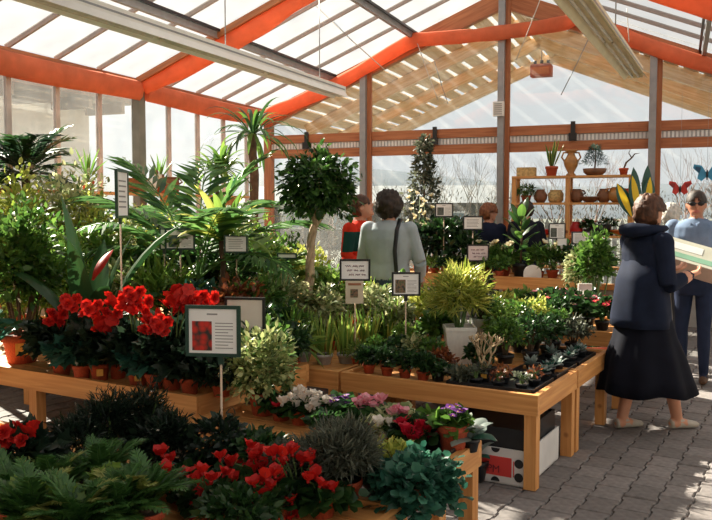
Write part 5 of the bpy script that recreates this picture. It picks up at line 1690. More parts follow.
# ================================================================== PLANT SHELF AT THE GABLE
sh_ = thing('plant_shelf', 'open pine shelf of pots in front of the gable glass', 'shelf', G(.30, .72, 0), GRZ)
SW, SD = 1.48, .30
LV = (.35, .78, 1.19, 1.62, 1.97)
for x in (0, .70, SW):
    for y in (.0, SD - .05):
        MB().box(x - .03, x + .03, y, y + .05, 0.004, 2.0).build('post', pine('z'), sh_, False)
for z in LV:
    MB().box(-.03, SW + .03, -.01, SD + .01, z, z + .028).build('shelf_board', pine('x'), sh_, False)
def SP(x, z, y=.14):
    return G(.30 + x, .72 - y, z + .028)
M_OCHRE = plain('ochre_glaze', (.42, .20, .06), .35, .25, 14)
M_BROWN = plain('brown_clay', (.20, .09, .045), .6, .25, 14)
M_BASKET = plain('straw_basket', (.52, .36, .15), .85, .35, 40, bump=.6)
def ware(name, label, loc, prof, mat, cat, handles=0, sides=18):
    rt = thing(name, label, cat, loc)
    MB().lathe(prof, sides).build('body', mat, rt)
    r0, z0, z1 = max(p[0] for p in prof), prof[-1][1] * .55, prof[-1][1] * .92
    for s in range(handles):
        sg_ = 1 if s == 0 else -1
        MB().tube([(sg_ * r0 * .8, 0, z0), (sg_ * r0 * 1.25, 0, (z0 + z1) / 2), (sg_ * r0 * 1.0, 0, z1), (sg_ * r0 * .5, 0, z1)], .012, 6).build('handle', mat, rt)
    MB().lathe([(prof[-1][0] * .99, prof[-1][1] - .012), (prof[-1][0] * 1.12, prof[-1][1] - .004), (prof[-1][0] * 1.08, prof[-1][1] + .008), (prof[-1][0] * .9, prof[-1][1])], sides, capb=False).build('rim', mat, rt)
    return rt
VASE = [(.06, 0), (.065, .015), (.04, .04), (.085, .13), (.10, .19), (.06, .25), (.045, .29), (.075, .33)]
JAR = [(.05, 0), (.085, .05), (.09, .10), (.06, .15), (.05, .17)]
BOWL = [(.05, 0), (.10, .03), (.13, .07)]
BALL = [(.04, 0), (.10, .05), (.11, .10), (.08, .16), (.05, .19)]
ware('ochre_vase', 'tall ochre two-handled vase on top of the plant shelf', SP(.72, 1.97), VASE, M_OCHRE, 'vase', 2)
ware('clay_jug', 'brown clay jug on the second shelf behind the middle post', SP(.80, 1.62), JAR, M_BROWN, 'jug', 1)
ware('clay_bowl', 'wide shallow brown bowl on the second shelf', SP(.97, 1.62), BOWL, M_BROWN, 'bowl')
ware('clay_jar', 'squat dark clay jar on the second shelf beside the bowl', SP(1.14, 1.62), JAR, M_BROWN, 'jar')
ware('ball_vase', 'round ochre ball vase on the second shelf', SP(1.29, 1.62), BALL, M_OCHRE, 'vase', 2)
ware('clay_jar', 'small orange jar at the post end of the second shelf', SP(1.41, 1.62), JAR, M_TERRA, 'jar')
ware('clay_pot', 'small round brown pot on the second shelf beside the trailing plant', SP(.33, 1.62), JAR, M_BROWN, 'pot')
ware('straw_basket', 'round straw basket on the second shelf beside the middle post', SP(.53, 1.62), [(.07, 0), (.10, .03), (.10, .12), (.07, .16)], M_BASKET, 'basket')
ware('red_pot', 'red glazed pot on the third shelf behind the dark visitor', SP(.42, 1.19), BOWL, plain('red_glaze', (.5, .02, .02), .3), 'pot')
ware('red_pot', 'red glazed pot on the third shelf against the middle post', SP(.80, 1.19), JAR, plain('red_glaze', (.5, .02, .02), .3), 'pot')
ware('dark_basket', 'dark wide basket on the third shelf', SP(1.1, 1.19), [(.10, 0), (.14, .05), (.15, .14)], M_BLACKP, 'basket')
ware('orange_pot', 'orange pot at the post end of the third shelf', SP(1.36, 1.19), BOWL, plain('orange_glaze', (.6, .16, .03), .4), 'pot')
bx = thing('planter_box', 'straw-coloured square planter box on top of the shelf', 'planter', SP(.14, 1.97), GRZ)
for q in ((-.12, .12, -.08, -.07), (-.12, .12, .07, .08), (-.12, -.11, -.07, .07), (.11, .12, -.07, .07)):
    MB().box(*q, 0, .12).build('side', M_BASKET, bx, False)
MB().box(-.11, .11, -.07, .07, 0, .10).build('soil', M_SOIL, bx, False)
ss = thing('snake_plant', 'upright snake plant in brown pot on top of the shelf', 'plant', SP(.47, 1.97))
add_pot(ss, .085, .13, 'terra')
sl = [blade_mesh(.36, .05, L_DARK, bend=.15, fold=.3, n=7, widest=.4, edge=L_LIME), blade_mesh(.30, .045, L_MID, bend=.2, fold=.3, n=7, widest=.4)]
rosette(ss, sl, 9, .11, .03, (.0, .32), 201, (.8, 1.15))
bnp = thing('fir_bonsai', 'flat spreading little fir in brown bowl on top of the shelf', 'bonsai', SP(1.02, 1.97))
MB().lathe([(.09, 0), (.14, .04), (.15, .09), (.13, .09)], 18).build('bowl', M_BROWN, bnp)
MB().lathe([(.001, .085), (.13, .085)], 16, capb=False).build('soil', M_SOIL, bnp)
MB().tube([(0, 0, .08), (.01, 0, .2), (0, 0, .36)], [.012, .009, .003], 6).build('trunk', M_BARK, bnp)
nm = MB()
for k in range(6):
    bush((0, 0, .16 + .04 * k), (.20 - .028 * k, .12 - .015 * k, .022), 130, .05, 'narrow', 700 + k, mb=nm)
nm.build('foliage', leafmat('leaf_fir', (.04, .09, .07), (.12, .20, .16)), bnp, kind='stuff')
dt = thing('driftwood_pot', 'small pot with a bare driftwood twig on top of the shelf', 'pot', SP(1.38, 1.97))
add_pot(dt, .06, .09, 'terra')
MB().tube([(0, 0, .08), (.03, 0, .16), (.10, 0, .22), (.13, -.02, .27), (.20, 0, .28)], [.012, .012, .010, .008, .003], 6).build('twig', M_BARK, dt)
MB().tube([(.10, 0, .22), (.06, 0, .28), (.08, 0, .33)], [.008, .006, .003], 6).build('twig', M_BARK, dt)
shrub('trailing_plant', 'dark trailing plant in pot on the second shelf', SP(.14, 1.62), .22, .26, 'narrow', .09, 260, L_MID, ('terra', .07, .10), None, 'plant', up=.2, droop=.6)
shrub('shelf_flower', 'pink-flowered plant on the third shelf beside the dark basket', SP(.95, 1.19), .20, .22, 'round', .05, 120, L_DARK, ('black', .06, .08), None, 'plant', blooms=(PNK, 7, .06, .9, 1.1))
shrub('shelf_flower', 'dark-leaved plant with white flowers on the third shelf', SP(1.22, 1.19, .2), .22, .24, 'oval', .05, 120, L_DARK, ('black', .06, .08), None, 'plant', blooms=(WHT, 6, .06, .9, 1.1))
# ornaments in the gable window
yo = thing('leaf_ornament', 'tall yellow and green petal-shaped ornament beside the steel post', 'ornament', G(1.66, .62, 2.0 - .002))
yo.location = dp(641, 9.75, 0)
_zb = at(640, 208, 9.75).z
MB().lathe([(.14, 0), (.15, .02), (.03, .05), (.014, .10)], 16, capt=True).build('base', M_STEMG, yo)
MB().tube([(0, 0, .08), (0, 0, _zb)], .014, 8).build('pole', M_STEMG, yo)
yel = leafmat('ornament_yellow', (.78, .50, .01), (.85, .62, .02), .2)
grn = leafmat('ornament_green', (.01, .07, .06), (.02, .10, .07), .1)
ypet = blade_mesh(.44, .16, yel, 'petal', bend=.35, fold=.2, n=8, edge=grn, widest=.5)
gpet = blade_mesh(.46, .12, grn, 'petal', bend=.3, fold=.2, n=8, widest=.5)
for (x, y, z, roll, me) in ((.045, -.04, -.06, .10, ypet), (-.06, -.04, -.04, -.16, ypet), (.05, .03, .06, .06, gpet), (-.05, .03, .04, -.10, gpet), (-.12, .0, -.10, -.42, ypet)):
    link('petal', me, yo, (x, y, _zb + z), rot=(.12, roll, 0))
def butterfly(label, p, s, m1, m2, roll):
    rt = thing('butterfly_ornament', label, 'ornament', p, R(-20))
    for sx in (-1, 1):
        v = [(0, 0, .02), (sx * .25, -.05, .42), (sx * .62, -.10, .50), (sx * .66, -.10, .30), (sx * .40, -.06, .05), (sx * .45, -.07, -.22), (sx * .25, -.04, -.36), (0, 0, -.12)]
        v = [(x * s, y * s, z * s) for x, y, z in v]
        n = len(v)
        b_ = MB().add(v + [(x, y + .004, z) for x, y, z in v], [tuple(range(n)), tuple(range(2 * n - 1, n - 1, -1))] + [(i, n + i, n + (i + 1) % n, (i + 1) % n) for i in range(n)])
        w_ = b_.build('wing', m1, rt, False)
        MB().add([(x * .7 + sx * .1 * s, y - .004, z * .7 + .03 * s) for x, y, z in v[1:6]], [(0, 1, 2, 3, 4)]).build('wing_spot', m2, w_, False)
    MB().tube([(0, -.01, .2 * s), (0, -.02, 0), (0, -.01, -.3 * s)], [.008, .014, .006], 6).build('body', M_FRAMEB, rt)
    MB().tube([(0, 0, .15 * s), (0, 0, 3.0 - p.z)], .0015, 4).build('thread', M_STEEL, rt)
    rt.rotation_euler = (0, roll, R(-20))
butterfly('red butterfly ornament hanging in the gable window', at(680, 189, 9.9), .20, plain('butterfly_red', (.55, .04, .03), .5, .2), plain('butterfly_dark_red', (.30, .03, .03), .5), .0)
butterfly('blue butterfly ornament hanging beside the red one', at(707, 174, 9.7), .24, plain('butterfly_blue', (.05, .28, .48), .5, .2), plain('butterfly_dark', (.02, .08, .16), .5), .0)
# ================================================================== SILL AND STAND AT THE SIDE WALL
bk = thing('plant_ledge', 'narrow pine shelf on brackets along the side wall glass', 'shelf', G(-HALF + .22, 2.4, 1.72), GRZ)
MB().box(-.12, .16, -3.6, 1.2, 0, .03).build('shelf_board', pine('y'), bk, False)
for y in (-3.4, -2.0, -.6, .9):
    MB().add([(-.14, y, -.2), (-.14, y, 0), (.12, y, 0), (-.14, y + .03, -.2), (-.14, y + .03, 0), (.12, y + .03, 0)],
             [(0, 1, 2), (5, 4, 3), (0, 3, 4, 1), (1, 4, 5, 2), (2, 5, 3, 0)]).build('bracket', pine('z'), bk, False)
ZS = 1.75
ware('wicker_basket', 'dark brown wicker basket on the side wall shelf', G(-HALF + .26, 3.75, ZS), [(.12, 0), (.15, .05), (.16, .16)], M_BROWN, 'basket')
pg = thing('white_figure', 'white and brown animal figure on the side wall shelf', 'ornament', G(-HALF + .26, 3.40, ZS), .4)
MB().ell((0, 0, .10), (.09, .07, .10), 12, 8).ell((.07, 0, .22), (.055, .05, .055), 12, 8).build('body', M_WHITEPOT, pg)
MB().ell((.12, 0, .21), (.03, .03, .025), 10, 6).build('muzzle', M_BROWN, pg)
for s in (-1, 1):
    MB().ell((.05, s * .045, .25), (.02, .012, .035), 8, 5).build('ear', M_BROWN, pg)
ware('wicker_basket', 'round brown wicker basket beside the white figure', G(-HALF + .26, 3.05, ZS), [(.10, 0), (.13, .05), (.12, .20)], M_BROWN, 'basket', 2)

# ================================================================== PEOPLE
M_SKIN = plain('skin', (.56, .27, .17), .55, .08, 10)
M_SKIN2 = plain('skin_tanned', (.46, .21, .13), .55, .08, 10)
M_LIP = plain('lips', (.40, .12, .10), .5)
M_EYE = plain('eye_dark', (.05, .04, .035), .3)
def cloth(name, col, rough=.85, var=.15, sc=9): return plain(name, col, rough, var, sc, spec=.1)
def hairmat(name, a, b_):
    m = plain(name, a, .6, .45, 45, stretch=(1, 1, .25), bump=.6)
    rp = [n for n in m.node_tree.nodes if n.type == 'VALTORGB'][0]
    rp.color_ramp.elements[0].color = c4(a)
    rp.color_ramp.elements[1].color = c4(b_)
    return m

def loft(mb, rings, mat, sides=20, cap=True):
    """rings: (cx, cy, cz, rx, ry)"""
    v, f = [], []
    for (cx, cy, cz, rx, ry) in rings:
        for k in range(sides):
            t = 2 * PI * k / sides
            v.append((cx + rx * math.cos(t), cy + ry * math.sin(t), cz))
    for i in range(len(rings) - 1):
        for k in range(sides):
            k2 = (k + 1) % sides
            f.append((i * sides + k, i * sides + k2, (i + 1) * sides + k2, (i + 1) * sides + k))
    if cap:
        f.append(tuple(range(sides))[::-1])
        f.append(tuple((len(rings) - 1) * sides + k for k in range(sides)))
    mb.add(v, f, mat)

def person(label, loc, face, H, mats, arms, feet, head_turn=0.0, head_tilt=0.0, lean=0.0, vox=.010, bulk=1.0, hairspec=None, colorfn=None, arm_r=1.0, loose=1.0, hem=.93):
    """one continuous body facing local +Y; mats = (skin, top, trousers, shoes)"""
    root = thing('person', label, 'person', loc, math.atan2(-face[0], face[1]))
    k = H / 1.70
    mb = MB()
    SKIN, TOP, LEGS, SHOE, EYE, LIP = range(6)
    hz = .92 * k                                  # hip height
    sh_z = 1.40 * k                               # shoulder
    ly = lean
    def tr(z):                                    # forward lean above the hips
        return ly * max(0, (z - hz)) / (sh_z - hz)
    b_ = bulk
    loft(mb, [(0, tr(z * k), z * k, rx * k * b_ * (loose if z > .9 else 1), ry * k * b_ * (loose if z > .9 else 1)) for z, rx, ry in
              ((.80, .150, .105), (.88, .172, .125), (.97, .165, .120), (1.08, .150, .110), (1.20, .168, .118), (1.30, .180, .120), (1.38, .175, .105), (1.42, .130, .085), (1.455, .070, .062))], TOP)
    loft(mb, [(0, tr(z * k), z * k, rx * k * b_, ry * k * b_) for z, rx, ry in ((.78, .155, .108), (.86, .172, .125), (.93, .165, .122))], LEGS)
    # neck and head
    nk = tr(1.5 * k)
    mb.tube([(0, nk - .01, 1.40 * k), (0, nk, 1.47 * k), (0, nk + .012, 1.54 * k)], [.062 * k, .055 * k, .054 * k], 12, SKIN)
    hc = Vector((0, nk + .02, 1.585 * k))
    Mh = Matrix.Rotation(head_turn, 3, 'Z') @ Matrix.Rotation(-head_tilt, 3, 'X')
    def HV(x, y, z):
        return hc + Mh @ (Vector((x, y, z)) * k)
    mb.ell(hc, (.076 * k, .096 * k, .108 * k), 16, 12, SKIN, Mh)
    mb.ell(HV(0, .022, -.055), (.056 * k, .070 * k, .062 * k), 14, 9, SKIN, Mh)          # jaw
    mb.ell(HV(0, .075, -.098), (.022 * k, .018 * k, .016 * k), 10, 6, SKIN, Mh)           # chin
    mb.tube([HV(0, .090, .018), HV(0, .108, -.018), HV(0, .100, -.030)], [.010 * k, .017 * k, .012 * k], 8, SKIN)   # nose
    for s in (-1, 1):
        mb.ell(HV(s * .078, -.004, -.012), (.012 * k, .020 * k, .032 * k), 8, 6, SKIN, Mh)  # ear
        mb.ell(HV(s * .031, .088, .012), (.013 * k, .009 * k, .008 * k), 8, 6, EYE, Mh)
    mb.ell(HV(0, .093, -.058), (.024 * k, .008 * k, .009 * k), 8, 6, LIP, Mh)
    # legs
    for s, (fx_, fy_, yawf) in zip((-1, 1), feet):
        hip = Vector((s * .088 * k, 0, .86 * k))
        ank = Vector((fx_, fy_, .085))
        knee = hip.lerp(ank, .50) + Vector((0, .035 if fy_ >= 0 else .05, 0))
        lm = LEGS
        mb.tube([hip, hip.lerp(knee, .45), knee, knee.lerp(ank, .35), ank], [.088 * k, .076 * k, .056 * k, .055 * k, .040 * k], 12, lm)
        d = Vector((-math.sin(yawf), math.cos(yawf), 0))
        mb.tube([ank + Vector((0, 0, .02)), ank + Vector((0, 0, -.035))], [.040 * k, .038 * k], 10, lm)
        heel = ank - d * .055 + Vector((0, 0, -.045))
        ball = ank + d * .10 + Vector((0, 0, -.052))
        toe = ank + d * .165 + Vector((0, 0, -.060))
        mb.tube([heel, ank + d * .02 + Vector((0, 0, -.04)), ball, toe], [(.034, .036), (.038, .040), (.042, .030), (.026, .020)], 10, SHOE)
    # arms with hands
    for s, (elb, wri, fdir, pdir) in zip((-1, 1), arms):
        shd = Vector((s * .170 * k * b_, tr(sh_z), 1.375 * k))
        elb, wri = Vector(elb), Vector(wri)
        ar = arm_r
        mb.ell(shd, (.066 * k * ar, .066 * k * ar, .066 * k * ar), 12, 8, TOP)
        mb.tube([shd, shd.lerp(elb, .5), elb], [.064 * k * ar, .056 * k * ar, .049 * k * ar], 12, TOP)
        mb.tube([elb, elb.lerp(wri, .4), wri], [.049 * k * ar, .047 * k * ar, .034 * k * ar], 12, TOP)
        f_ = Vector(fdir).normalized()
        p_ = Vector(pdir)
        p_ = (p_ - f_ * p_.dot(f_)).normalized()      # palm faces p_
        c_ = f_.cross(p_)
        palm_ = wri + f_ * .05 * k
        mb.tube([wri - f_ * .01, wri + f_ * .03 * k, wri + f_ * .085 * k], [(.026 * k, .022 * k), (.040 * k, .020 * k), (.042 * k, .018 * k)] if abs(c_.z) < .7 else [(.022 * k, .026 * k), (.020 * k, .036 * k), (.018 * k, .040 * k)], 10, SKIN)
        for q, (o_, L_) in enumerate(((-.033, .058), (-.011, .072), (.011, .068), (.033, .052))):
            r0 = wri + f_ * .078 * k + c_ * o_ * k
            r1 = r0 + (f_ * .8 + p_ * .35).normalized() * L_ * .5 * k
            r2 = r1 + (f_ * .45 + p_ * .9).normalized() * L_ * .5 * k
            mb.tube([r0, r1, r2], [.0098 * k, .0092 * k, .0078 * k], 7, SKIN)
        t0 = wri + f_ * .030 * k - c_ * s * .034 * k
        mb.tube([t0, t0 + (f_ * .5 - c_ * s * .7 + p_ * .4).normalized() * .038 * k, t0 + (f_ * .9 - c_ * s * .6 + p_ * .8).normalized() * .068 * k], [.013 * k, .011 * k, .009 * k], 7, SKIN)
    src = np.concatenate(mb.v)
    vm = np.zeros(len(src), int)
    for f, m_ in zip(mb.f, mb.m):
        for i in f:
            vm[i] = m_
    me = mb.mesh('tmp_body', [])
    tmp = bpy.data.objects.new('tmp_body', me)
    COL.objects.link(tmp)
    md = tmp.modifiers.new('r', 'REMESH')
    md.mode = 'VOXEL'
    md.voxel_size = vox
    sm = tmp.modifiers.new('s', 'SMOOTH')
    sm.factor, sm.iterations = .5, 2
    bpy.context.view_layer.update()
    out_ = bpy.data.meshes.new_from_object(tmp.evaluated_get(bpy.context.evaluated_depsgraph_get()))
    bpy.data.objects.remove(tmp)
    out_.name = 'body'
    kd = KDTree(len(src))
    for i, p in enumerate(src):
        kd.insert(p, i)
    kd.balance()
    out_.materials.clear()
    allm = [mats[0], mats[1], mats[2], mats[3], M_EYE, M_LIP] + list(mats[4:])
    for m_ in allm:
        out_.materials.append(m_)
    mi = []
    for pl in out_.polygons:
        c_ = pl.center
        v_ = int(vm[kd.find(c_)[1]])
        if hem and v_ == 1 and c_.z < hem * k and abs(c_.x) < .2:
            v_ = 2
        if colorfn:
            v_ = colorfn(c_, v_, k)
        mi.append(v_)
    out_.polygons.foreach_set('material_index', np.asarray(mi, np.int32))
    out_.polygons.foreach_set('use_smooth', np.full(len(mi), True))
    link('body', out_, root)
    if hairspec:
        hm_, style = hairspec
        v, f = [], []
        seg, rg = 36, 26
        rx, ry, rz_ = (.093, .112, .118)
        puff = {'short': .00, 'curly': .014, 'bob': .020, 'flat': -.004}[style]
        nz = {'short': .004, 'curly': .016, 'bob': .022, 'flat': .002}[style]
        keep = {}
        for i in range(rg + 1):
            ph = PI * i / rg
            for j in range(seg):
                t = 2 * PI * j / seg
                d = Vector((math.sin(ph) * math.cos(t), math.sin(ph) * math.sin(t), math.cos(ph)))
                q = nz * (mnoise.noise(d * 5.5 + Vector((H * 9, 0, 0))) + .7 * mnoise.noise(d * 12))
                r1 = Vector((d.x * (rx + puff + q), d.y * (ry + puff + q) - .006, d.z * (rz_ + puff + q) + .012))
                low = {'short': -.075, 'curly': -.085, 'bob': -.15, 'flat': -.06}[style]
                if r1.z < low:
                    r1.z = low - .004 * math.sin(j * 3)
                v.append(tuple(HV(*r1)))
                front = d.y > .30 and r1.z < .062 - .02 * abs(d.x) / .1
                side = abs(d.x) > .55 and d.y > -.05 and r1.z < .0 and style != 'bob'
                keep[len(v) - 1] = not (front or side)
        for i in range(rg):
            for j in range(seg):
                j2 = (j + 1) % seg
                ids = (i * seg + j, (i + 1) * seg + j, (i + 1) * seg + j2, i * seg + j2)
                if all(keep[x] for x in ids):
                    f.append(ids)
        hb_ = MB().add(v, f)
        ho = hb_.build('hair', hm_, root)
        so = ho.modifiers.new('thick', 'SOLIDIFY')
        so.thickness = .012
        so.offset = -1
    return root, HV, k

def relaxed(k, x=.25, f=0.03, bend=.10):
    return [((-x * k, -.01, 1.10 * k), (-(x + .0) * k, bend, .87 * k), (0, .2, -1), (.9, .1, 0)), ((x * k, -.01, 1.10 * k), ((x) * k, bend, .87 * k), (0, .2, -1), (-.9, .1, 0))]

NAVY = cloth('navy_jacket', (.011, .016, .034), .8, .25)
BLACKN = cloth('dark_navy_skirt', (.006, .007, .013), .8, .2)
H_BROWN = hairmat('hair_brown', (.035, .014, .007), (.13, .05, .022))
H_DARK = hairmat('hair_dark', (.012, .008, .006), (.05, .03, .02))
H_RED = hairmat('hair_auburn', (.10, .03, .012), (.30, .11, .04))
H_GREY = hairmat('hair_grey', (.38, .36, .32), (.70, .68, .62))
M_BEIGE = cloth('beige_shoe', (.42, .39, .34), .5)

# woman walking in navy jacket and long skirt
pA = Vector((2.0, 5.58, .0))
fA = (.95, .31)
def colA(c, m_, k):
    if m_ == 2 and c.z < .30:
        return 0                                  # bare calves below the skirt
    if m_ == 1 and c.z > .8 and c.y > .085 and abs(c.x) < .07:
        return 6                                  # grey shirt in the open jacket
    return m_
k_ = 1.64 / 1.70
rA, HVA, kA = person('woman in navy hooded jacket and long dark skirt carrying a carton', pA, fA, 1.64,
    (M_SKIN, NAVY, BLACKN, M_BEIGE, cloth('grey_shirt', (.42, .43, .46))),
    [((-.22, .12, 1.06), (-.14, .36, 1.12), (0.1, 1, .1), (.1, 0, 1)), ((.235, .03, 1.04), (.17, .255, 1.10), (-.1, 1, .25), (-.6, .1, .8))],
    [(-.05, -.10, .0), (.08, .26, -.1)], head_turn=R(8), head_tilt=R(-4), lean=.03, vox=.009, bulk=1.06, hairspec=(H_BROWN, 'curly'), colorfn=colA, arm_r=1.2, loose=1.08, hem=None)
# skirt with folds
v, f = [], []
SEG = 64
lev = [(1.00, .165, .130), (.92, .180, .145), (.80, .192, .165), (.66, .215, .205), (.52, .258, .265), (.38, .29, .305), (.28, .315, .335)]
for i, (z, rx, ry) in enumerate(lev):
    t = i / (len(lev) - 1)
    for j in range(SEG):
        a = 2 * PI * j / SEG
        w_ = 1 + .055 * t * math.sin(a * 9 + 1.3) + .03 * t * math.sin(a * 4 + .4)
        v.append((rx * w_ * math.cos(a), ry * w_ * math.sin(a) + .06 * t, z - .012 * t * math.sin(a * 5)))
for i in range(len(lev) - 1):
    for j in range(SEG):
        j2 = (j + 1) % SEG
        f.append((i * SEG + j, i * SEG + j2, (i + 1) * SEG + j2, (i + 1) * SEG + j))
sk = MB().add(v, f).build('skirt', BLACKN, rA)
so = sk.modifiers.new('t', 'SOLIDIFY')
so.thickness = .008
# jacket hem and hood
v, f = [], []
for i, (z, rx, ry) in enumerate(((1.20, .150, .10), (1.06, .192, .146), (.92, .207, .172), (.80, .215, .188), (.74, .214, .190))):
    for j in range(48):
        a = 2 * PI * j / 48
        w_ = 1 + .03 * math.sin(a * 7 + z * 9)
        v.append((rx * w_ * math.cos(a), ry * w_ * math.sin(a) * (1 if math.sin(a) < 0 else .92), z))
for i in range(4):
    for j in range(48):
        if 9 <= j <= 14:
            continue                              # jacket stands open in front
        j2 = (j + 1) % 48
        f.append((i * 48 + j, i * 48 + j2, (i + 1) * 48 + j2, (i + 1) * 48 + j))
jh = MB().add(v, f).build('jacket_hem', NAVY, rA)
jh.modifiers.new('t', 'SOLIDIFY').thickness = .01
v, f = [], []
HN, HS = 26, 12
for i in range(HN + 1):
    a = PI * 1.12 + (PI * 1.76) * (i / HN) - PI * .0
    t = i / HN
    a = -PI * .5 + (t - .5) * PI * 1.7
    fat = .028 + .042 * math.sin(PI * t) ** 2
    cx, cy, cz = .098 * math.cos(a), .03 + .125 * math.sin(a), 1.425 - .015 * math.sin(PI * t)
    d = Vector((math.cos(a), math.sin(a), 0))
    for j in range(HS):
        b_ = 2 * PI * j / HS
        q = 1 + .22 * mnoise.noise(Vector((i * .45, j * .8, 2)))
        p = Vector((cx, cy, cz)) + d * math.cos(b_) * fat * 1.05 * q + Vector((0, 0, 1)) * math.sin(b_) * fat * .75 * q
        v.append(tuple(p))
for i in range(HN):
    for j in range(HS):
        j2 = (j + 1) % HS
        f.append((i * HS + j, i * HS + j2, (i + 1) * HS + j2, (i + 1) * HS + j))
f += [tuple(range(HS))[::-1], tuple(HN * HS + j for j in range(HS))]
MB().add(v, f).build('hood', NAVY, rA)

# man with sunglasses in denim shirt
pB = Vector((3.06, 7.2, 0))
fB = (-.55, -.83)
rB, HVB, kB = person('man in sunglasses and blue denim shirt facing the carton', pB, fB, 1.72,
    (M_SKIN2, cloth('denim_shirt', (.17, .24, .36), .8, .2), cloth('dark_jeans', (.018, .026, .055), .8, .2), cloth('brown_shoe', (.09, .05, .03), .5)),
    [((-.25, .06, 1.10), (-.13, .31, 1.13), (.2, 1, .1), (0, .2, 1)), ((.25, .06, 1.10), (.13, .31, 1.13), (-.2, 1, .1), (0, .2, 1))],
    [(-.10, .03, .15), (.10, -.02, -.15)], head_turn=R(12), head_tilt=R(6), vox=.010, bulk=1.12, hairspec=(H_DARK, 'flat'), arm_r=1.15, loose=1.08)
gg = MB()
for s in (-1, 1):
    gg.ell(HVB(s * .034, .101, .012), (.030, .010, .019), 12, 7)
    gg.tube([HVB(s * .062, .092, .018), HVB(s * .083, .03, .018), HVB(s * .083, -.01, .01)], .004, 5)
gg.tube([HVB(-.01, .108, .018), HVB(.01, .108, .018)], .004, 5)
gg.build('sunglasses', M_FRAMEB, rB)
cb = MB()
for s in (-1, 1):
    cb.add([(s * .015, .115, 1.43), (s * .085, .045, 1.47), (s * .10, .06, 1.41), (s * .05, .122, 1.375)], [(0, 1, 2, 3)])
co = cb.build('collar', cloth('denim_shirt', (.17, .24, .36)), rB)
co.modifiers.new('t', 'SOLIDIFY').thickness = .006
# grey-haired person behind
pC = dp(671, 8.3, 0)
person('grey-haired person in dark coat half hidden behind the carton', pC, (.35, .9), 1.60,
    (M_SKIN, cloth('charcoal_coat', (.05, .05, .06)), cloth('grey_trousers', (.09, .09, .10)), cloth('brown_shoe', (.09, .05, .03))), relaxed(1.6 / 1.7),
    [(-.09, 0, .1), (.09, 0, -.1)], head_turn=R(-25), vox=.013, hairspec=(H_GREY, 'curly'), loose=1.05)
# red jacket visitor
pD = dp(354, 7.65, 0)
RED = cloth('red_jacket', (.62, .035, .015), .8, .15)
GRNV = cloth('green_panel', (.012, .055, .045), .8, .15)
def colD(c, m_, k):
    if m_ == 1 and 1.17 * k < c.z < 1.36 * k and (c.y > .03 and c.x > -.30) :
        return 6
    return m_
person('visitor in red jacket with green chest panel looking down', pD, (.80, -.45), 1.69,
    (M_SKIN, RED, RED, cloth('brown_shoe', (.09, .05, .03)), GRNV),
    [((-.24, .05, 1.11), (-.18, .27, 1.02), (.1, 1, -.1), (.4, 0, -1)), ((.24, .05, 1.11), (.18, .27, 1.02), (-.1, 1, -.1), (-.4, 0, -1))],
    [(-.09, 0, .1), (.09, 0, -.1)], head_turn=R(25), head_tilt=R(-22), vox=.011, hairspec=(H_BROWN, 'short'), colorfn=colD, loose=1.1, arm_r=1.1, lean=.05)
# grey sweatshirt visitor with bag strap
pE = dp(389, 7.0, 0)
rE, HVE, kE = person('visitor in pale grey sweatshirt with black shoulder strap seen from behind', pE, (.25, .95), 1.70,
    (M_SKIN, cloth('grey_sweatshirt', (.36, .41, .44), .9, .1), cloth('blue_jeans', (.05, .07, .12)), cloth('white_shoe', (.5, .5, .5))),
    [((-.25, .05, 1.10), (-.17, .26, 1.0), (.1, 1, -.1), (.4, 0, -1)), ((.27, .02, 1.10), (.25, .18, .93), (-.1, 1, -.4), (-.6, 0, -.6))],
    [(-.09, 0, .1), (.09, 0, -.1)], head_turn=R(-25), head_tilt=R(-8), vox=.010, hairspec=(H_DARK, 'bob'), loose=1.14, arm_r=1.2, bulk=1.05)
MB().tube([(.10, .06, 1.455), (.105, -.03, 1.475), (.095, -.12, 1.38), (.085, -.155, 1.2), (.10, -.155, 1.0), (.16, -.12, .86)], [(.018, .004)] * 6, 8).build('bag_strap', M_FRAMEB, rE)
MB().box(.17, .26, -.16, .10, .66, .88, c=.02).build('shoulder_bag', M_BLACKP, rE, False)
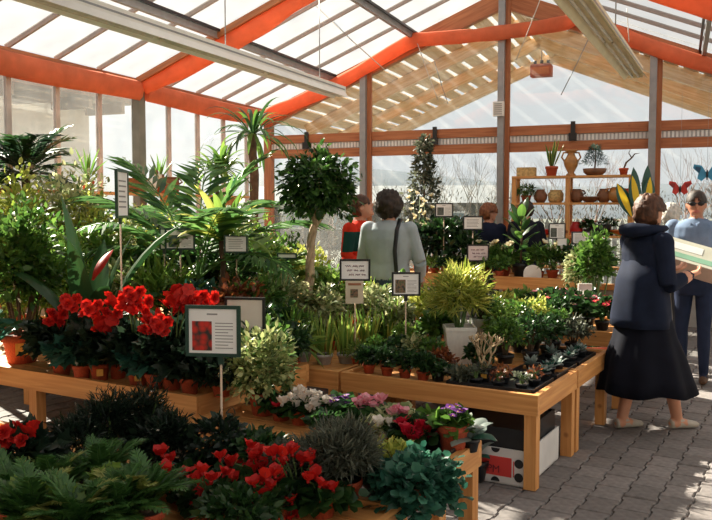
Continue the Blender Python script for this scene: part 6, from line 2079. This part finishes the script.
# two dark visitors at the back
person('auburn-haired visitor in dark blue jumper between post and notices', dp(488, 10.15, 0), (.6, .8), 1.62,
    (M_SKIN, cloth('midnight_jumper', (.012, .016, .035)), cloth('dark_jeans', (.018, .026, .055)), cloth('brown_shoe', (.09, .05, .03))), relaxed(1.62 / 1.7),
    [(-.09, 0, .1), (.09, 0, -.1)], head_turn=R(-40), vox=.013, hairspec=(H_RED, 'curly'), loose=1.15, arm_r=1.2, bulk=1.08)
person('dark-haired visitor in black jacket behind the rubber plant', dp(526, 9.95, 0), (-.2, .9), 1.66,
    (M_SKIN, cloth('black_jacket', (.012, .013, .020)), cloth('dark_jeans', (.018, .026, .055)), cloth('brown_shoe', (.09, .05, .03))), relaxed(1.66 / 1.7),
    [(-.09, 0, .1), (.09, 0, -.1)], head_turn=R(20), vox=.013, hairspec=(H_DARK, 'short'), loose=1.1, arm_r=1.15)

# plant tray held between the two
bxA = thing('seed_carton', 'flat printed carton with yellow ends held by the woman', 'carton', at(686, 258, 6.08))
bxA.rotation_euler = (R(26), R(16), R(-24))
CW, CD, CH = .52, .32, .11
M_CT = plain('carton_print', (.52, .52, .42), .6, .12, 5)
M_CS = plain('carton_side', (.55, .38, .30), .7, .1)
MB().box(-CW / 2, CW / 2, -CD / 2, CD / 2, -CH / 2, CH / 2 - .004).build('tray', M_CS, bxA, False)
for (x0, x1, y0, y1) in ((-CW / 2, CW / 2, -CD / 2 - .004, -CD / 2), (-CW / 2, CW / 2, CD / 2, CD / 2 + .004)):
    MB().box(x0, x1, y0, y1, -CH / 2, CH / 2).build('side', M_CS, bxA, False)
en = MB().box(CW / 2, CW / 2 + .004, -CD / 2, CD / 2, -CH / 2, CH / 2).build('end', plain('carton_yellow', (.72, .60, .10), .6), bxA, False)
MB().box(CW / 2 + .004, CW / 2 + .006, -.10, -.02, -.03, .03).build('end_print', plain('print_black', (.06, .06, .05), .6), en, False)
MB().box(-CW / 2 - .004, -CW / 2, -CD / 2, CD / 2, -CH / 2, CH / 2).build('end', plain('carton_yellow', (.72, .60, .10), .6), bxA, False)
ld = MB().box(-CW / 2, CW / 2, -CD / 2, CD / 2, CH / 2 - .004, CH / 2 + .002).build('lid', M_CT, bxA, False)
MB().box(-.22, .24, -.12, -.05, CH / 2 + .002, CH / 2 + .004).build('lid_print', plain('print_green', (.20, .38, .26), .6, .2), ld, False)
MB().box(-.22, .10, .0, .10, CH / 2 + .002, CH / 2 + .004).build('lid_print', plain('print_white', (.72, .74, .70), .6, .1), ld, False)
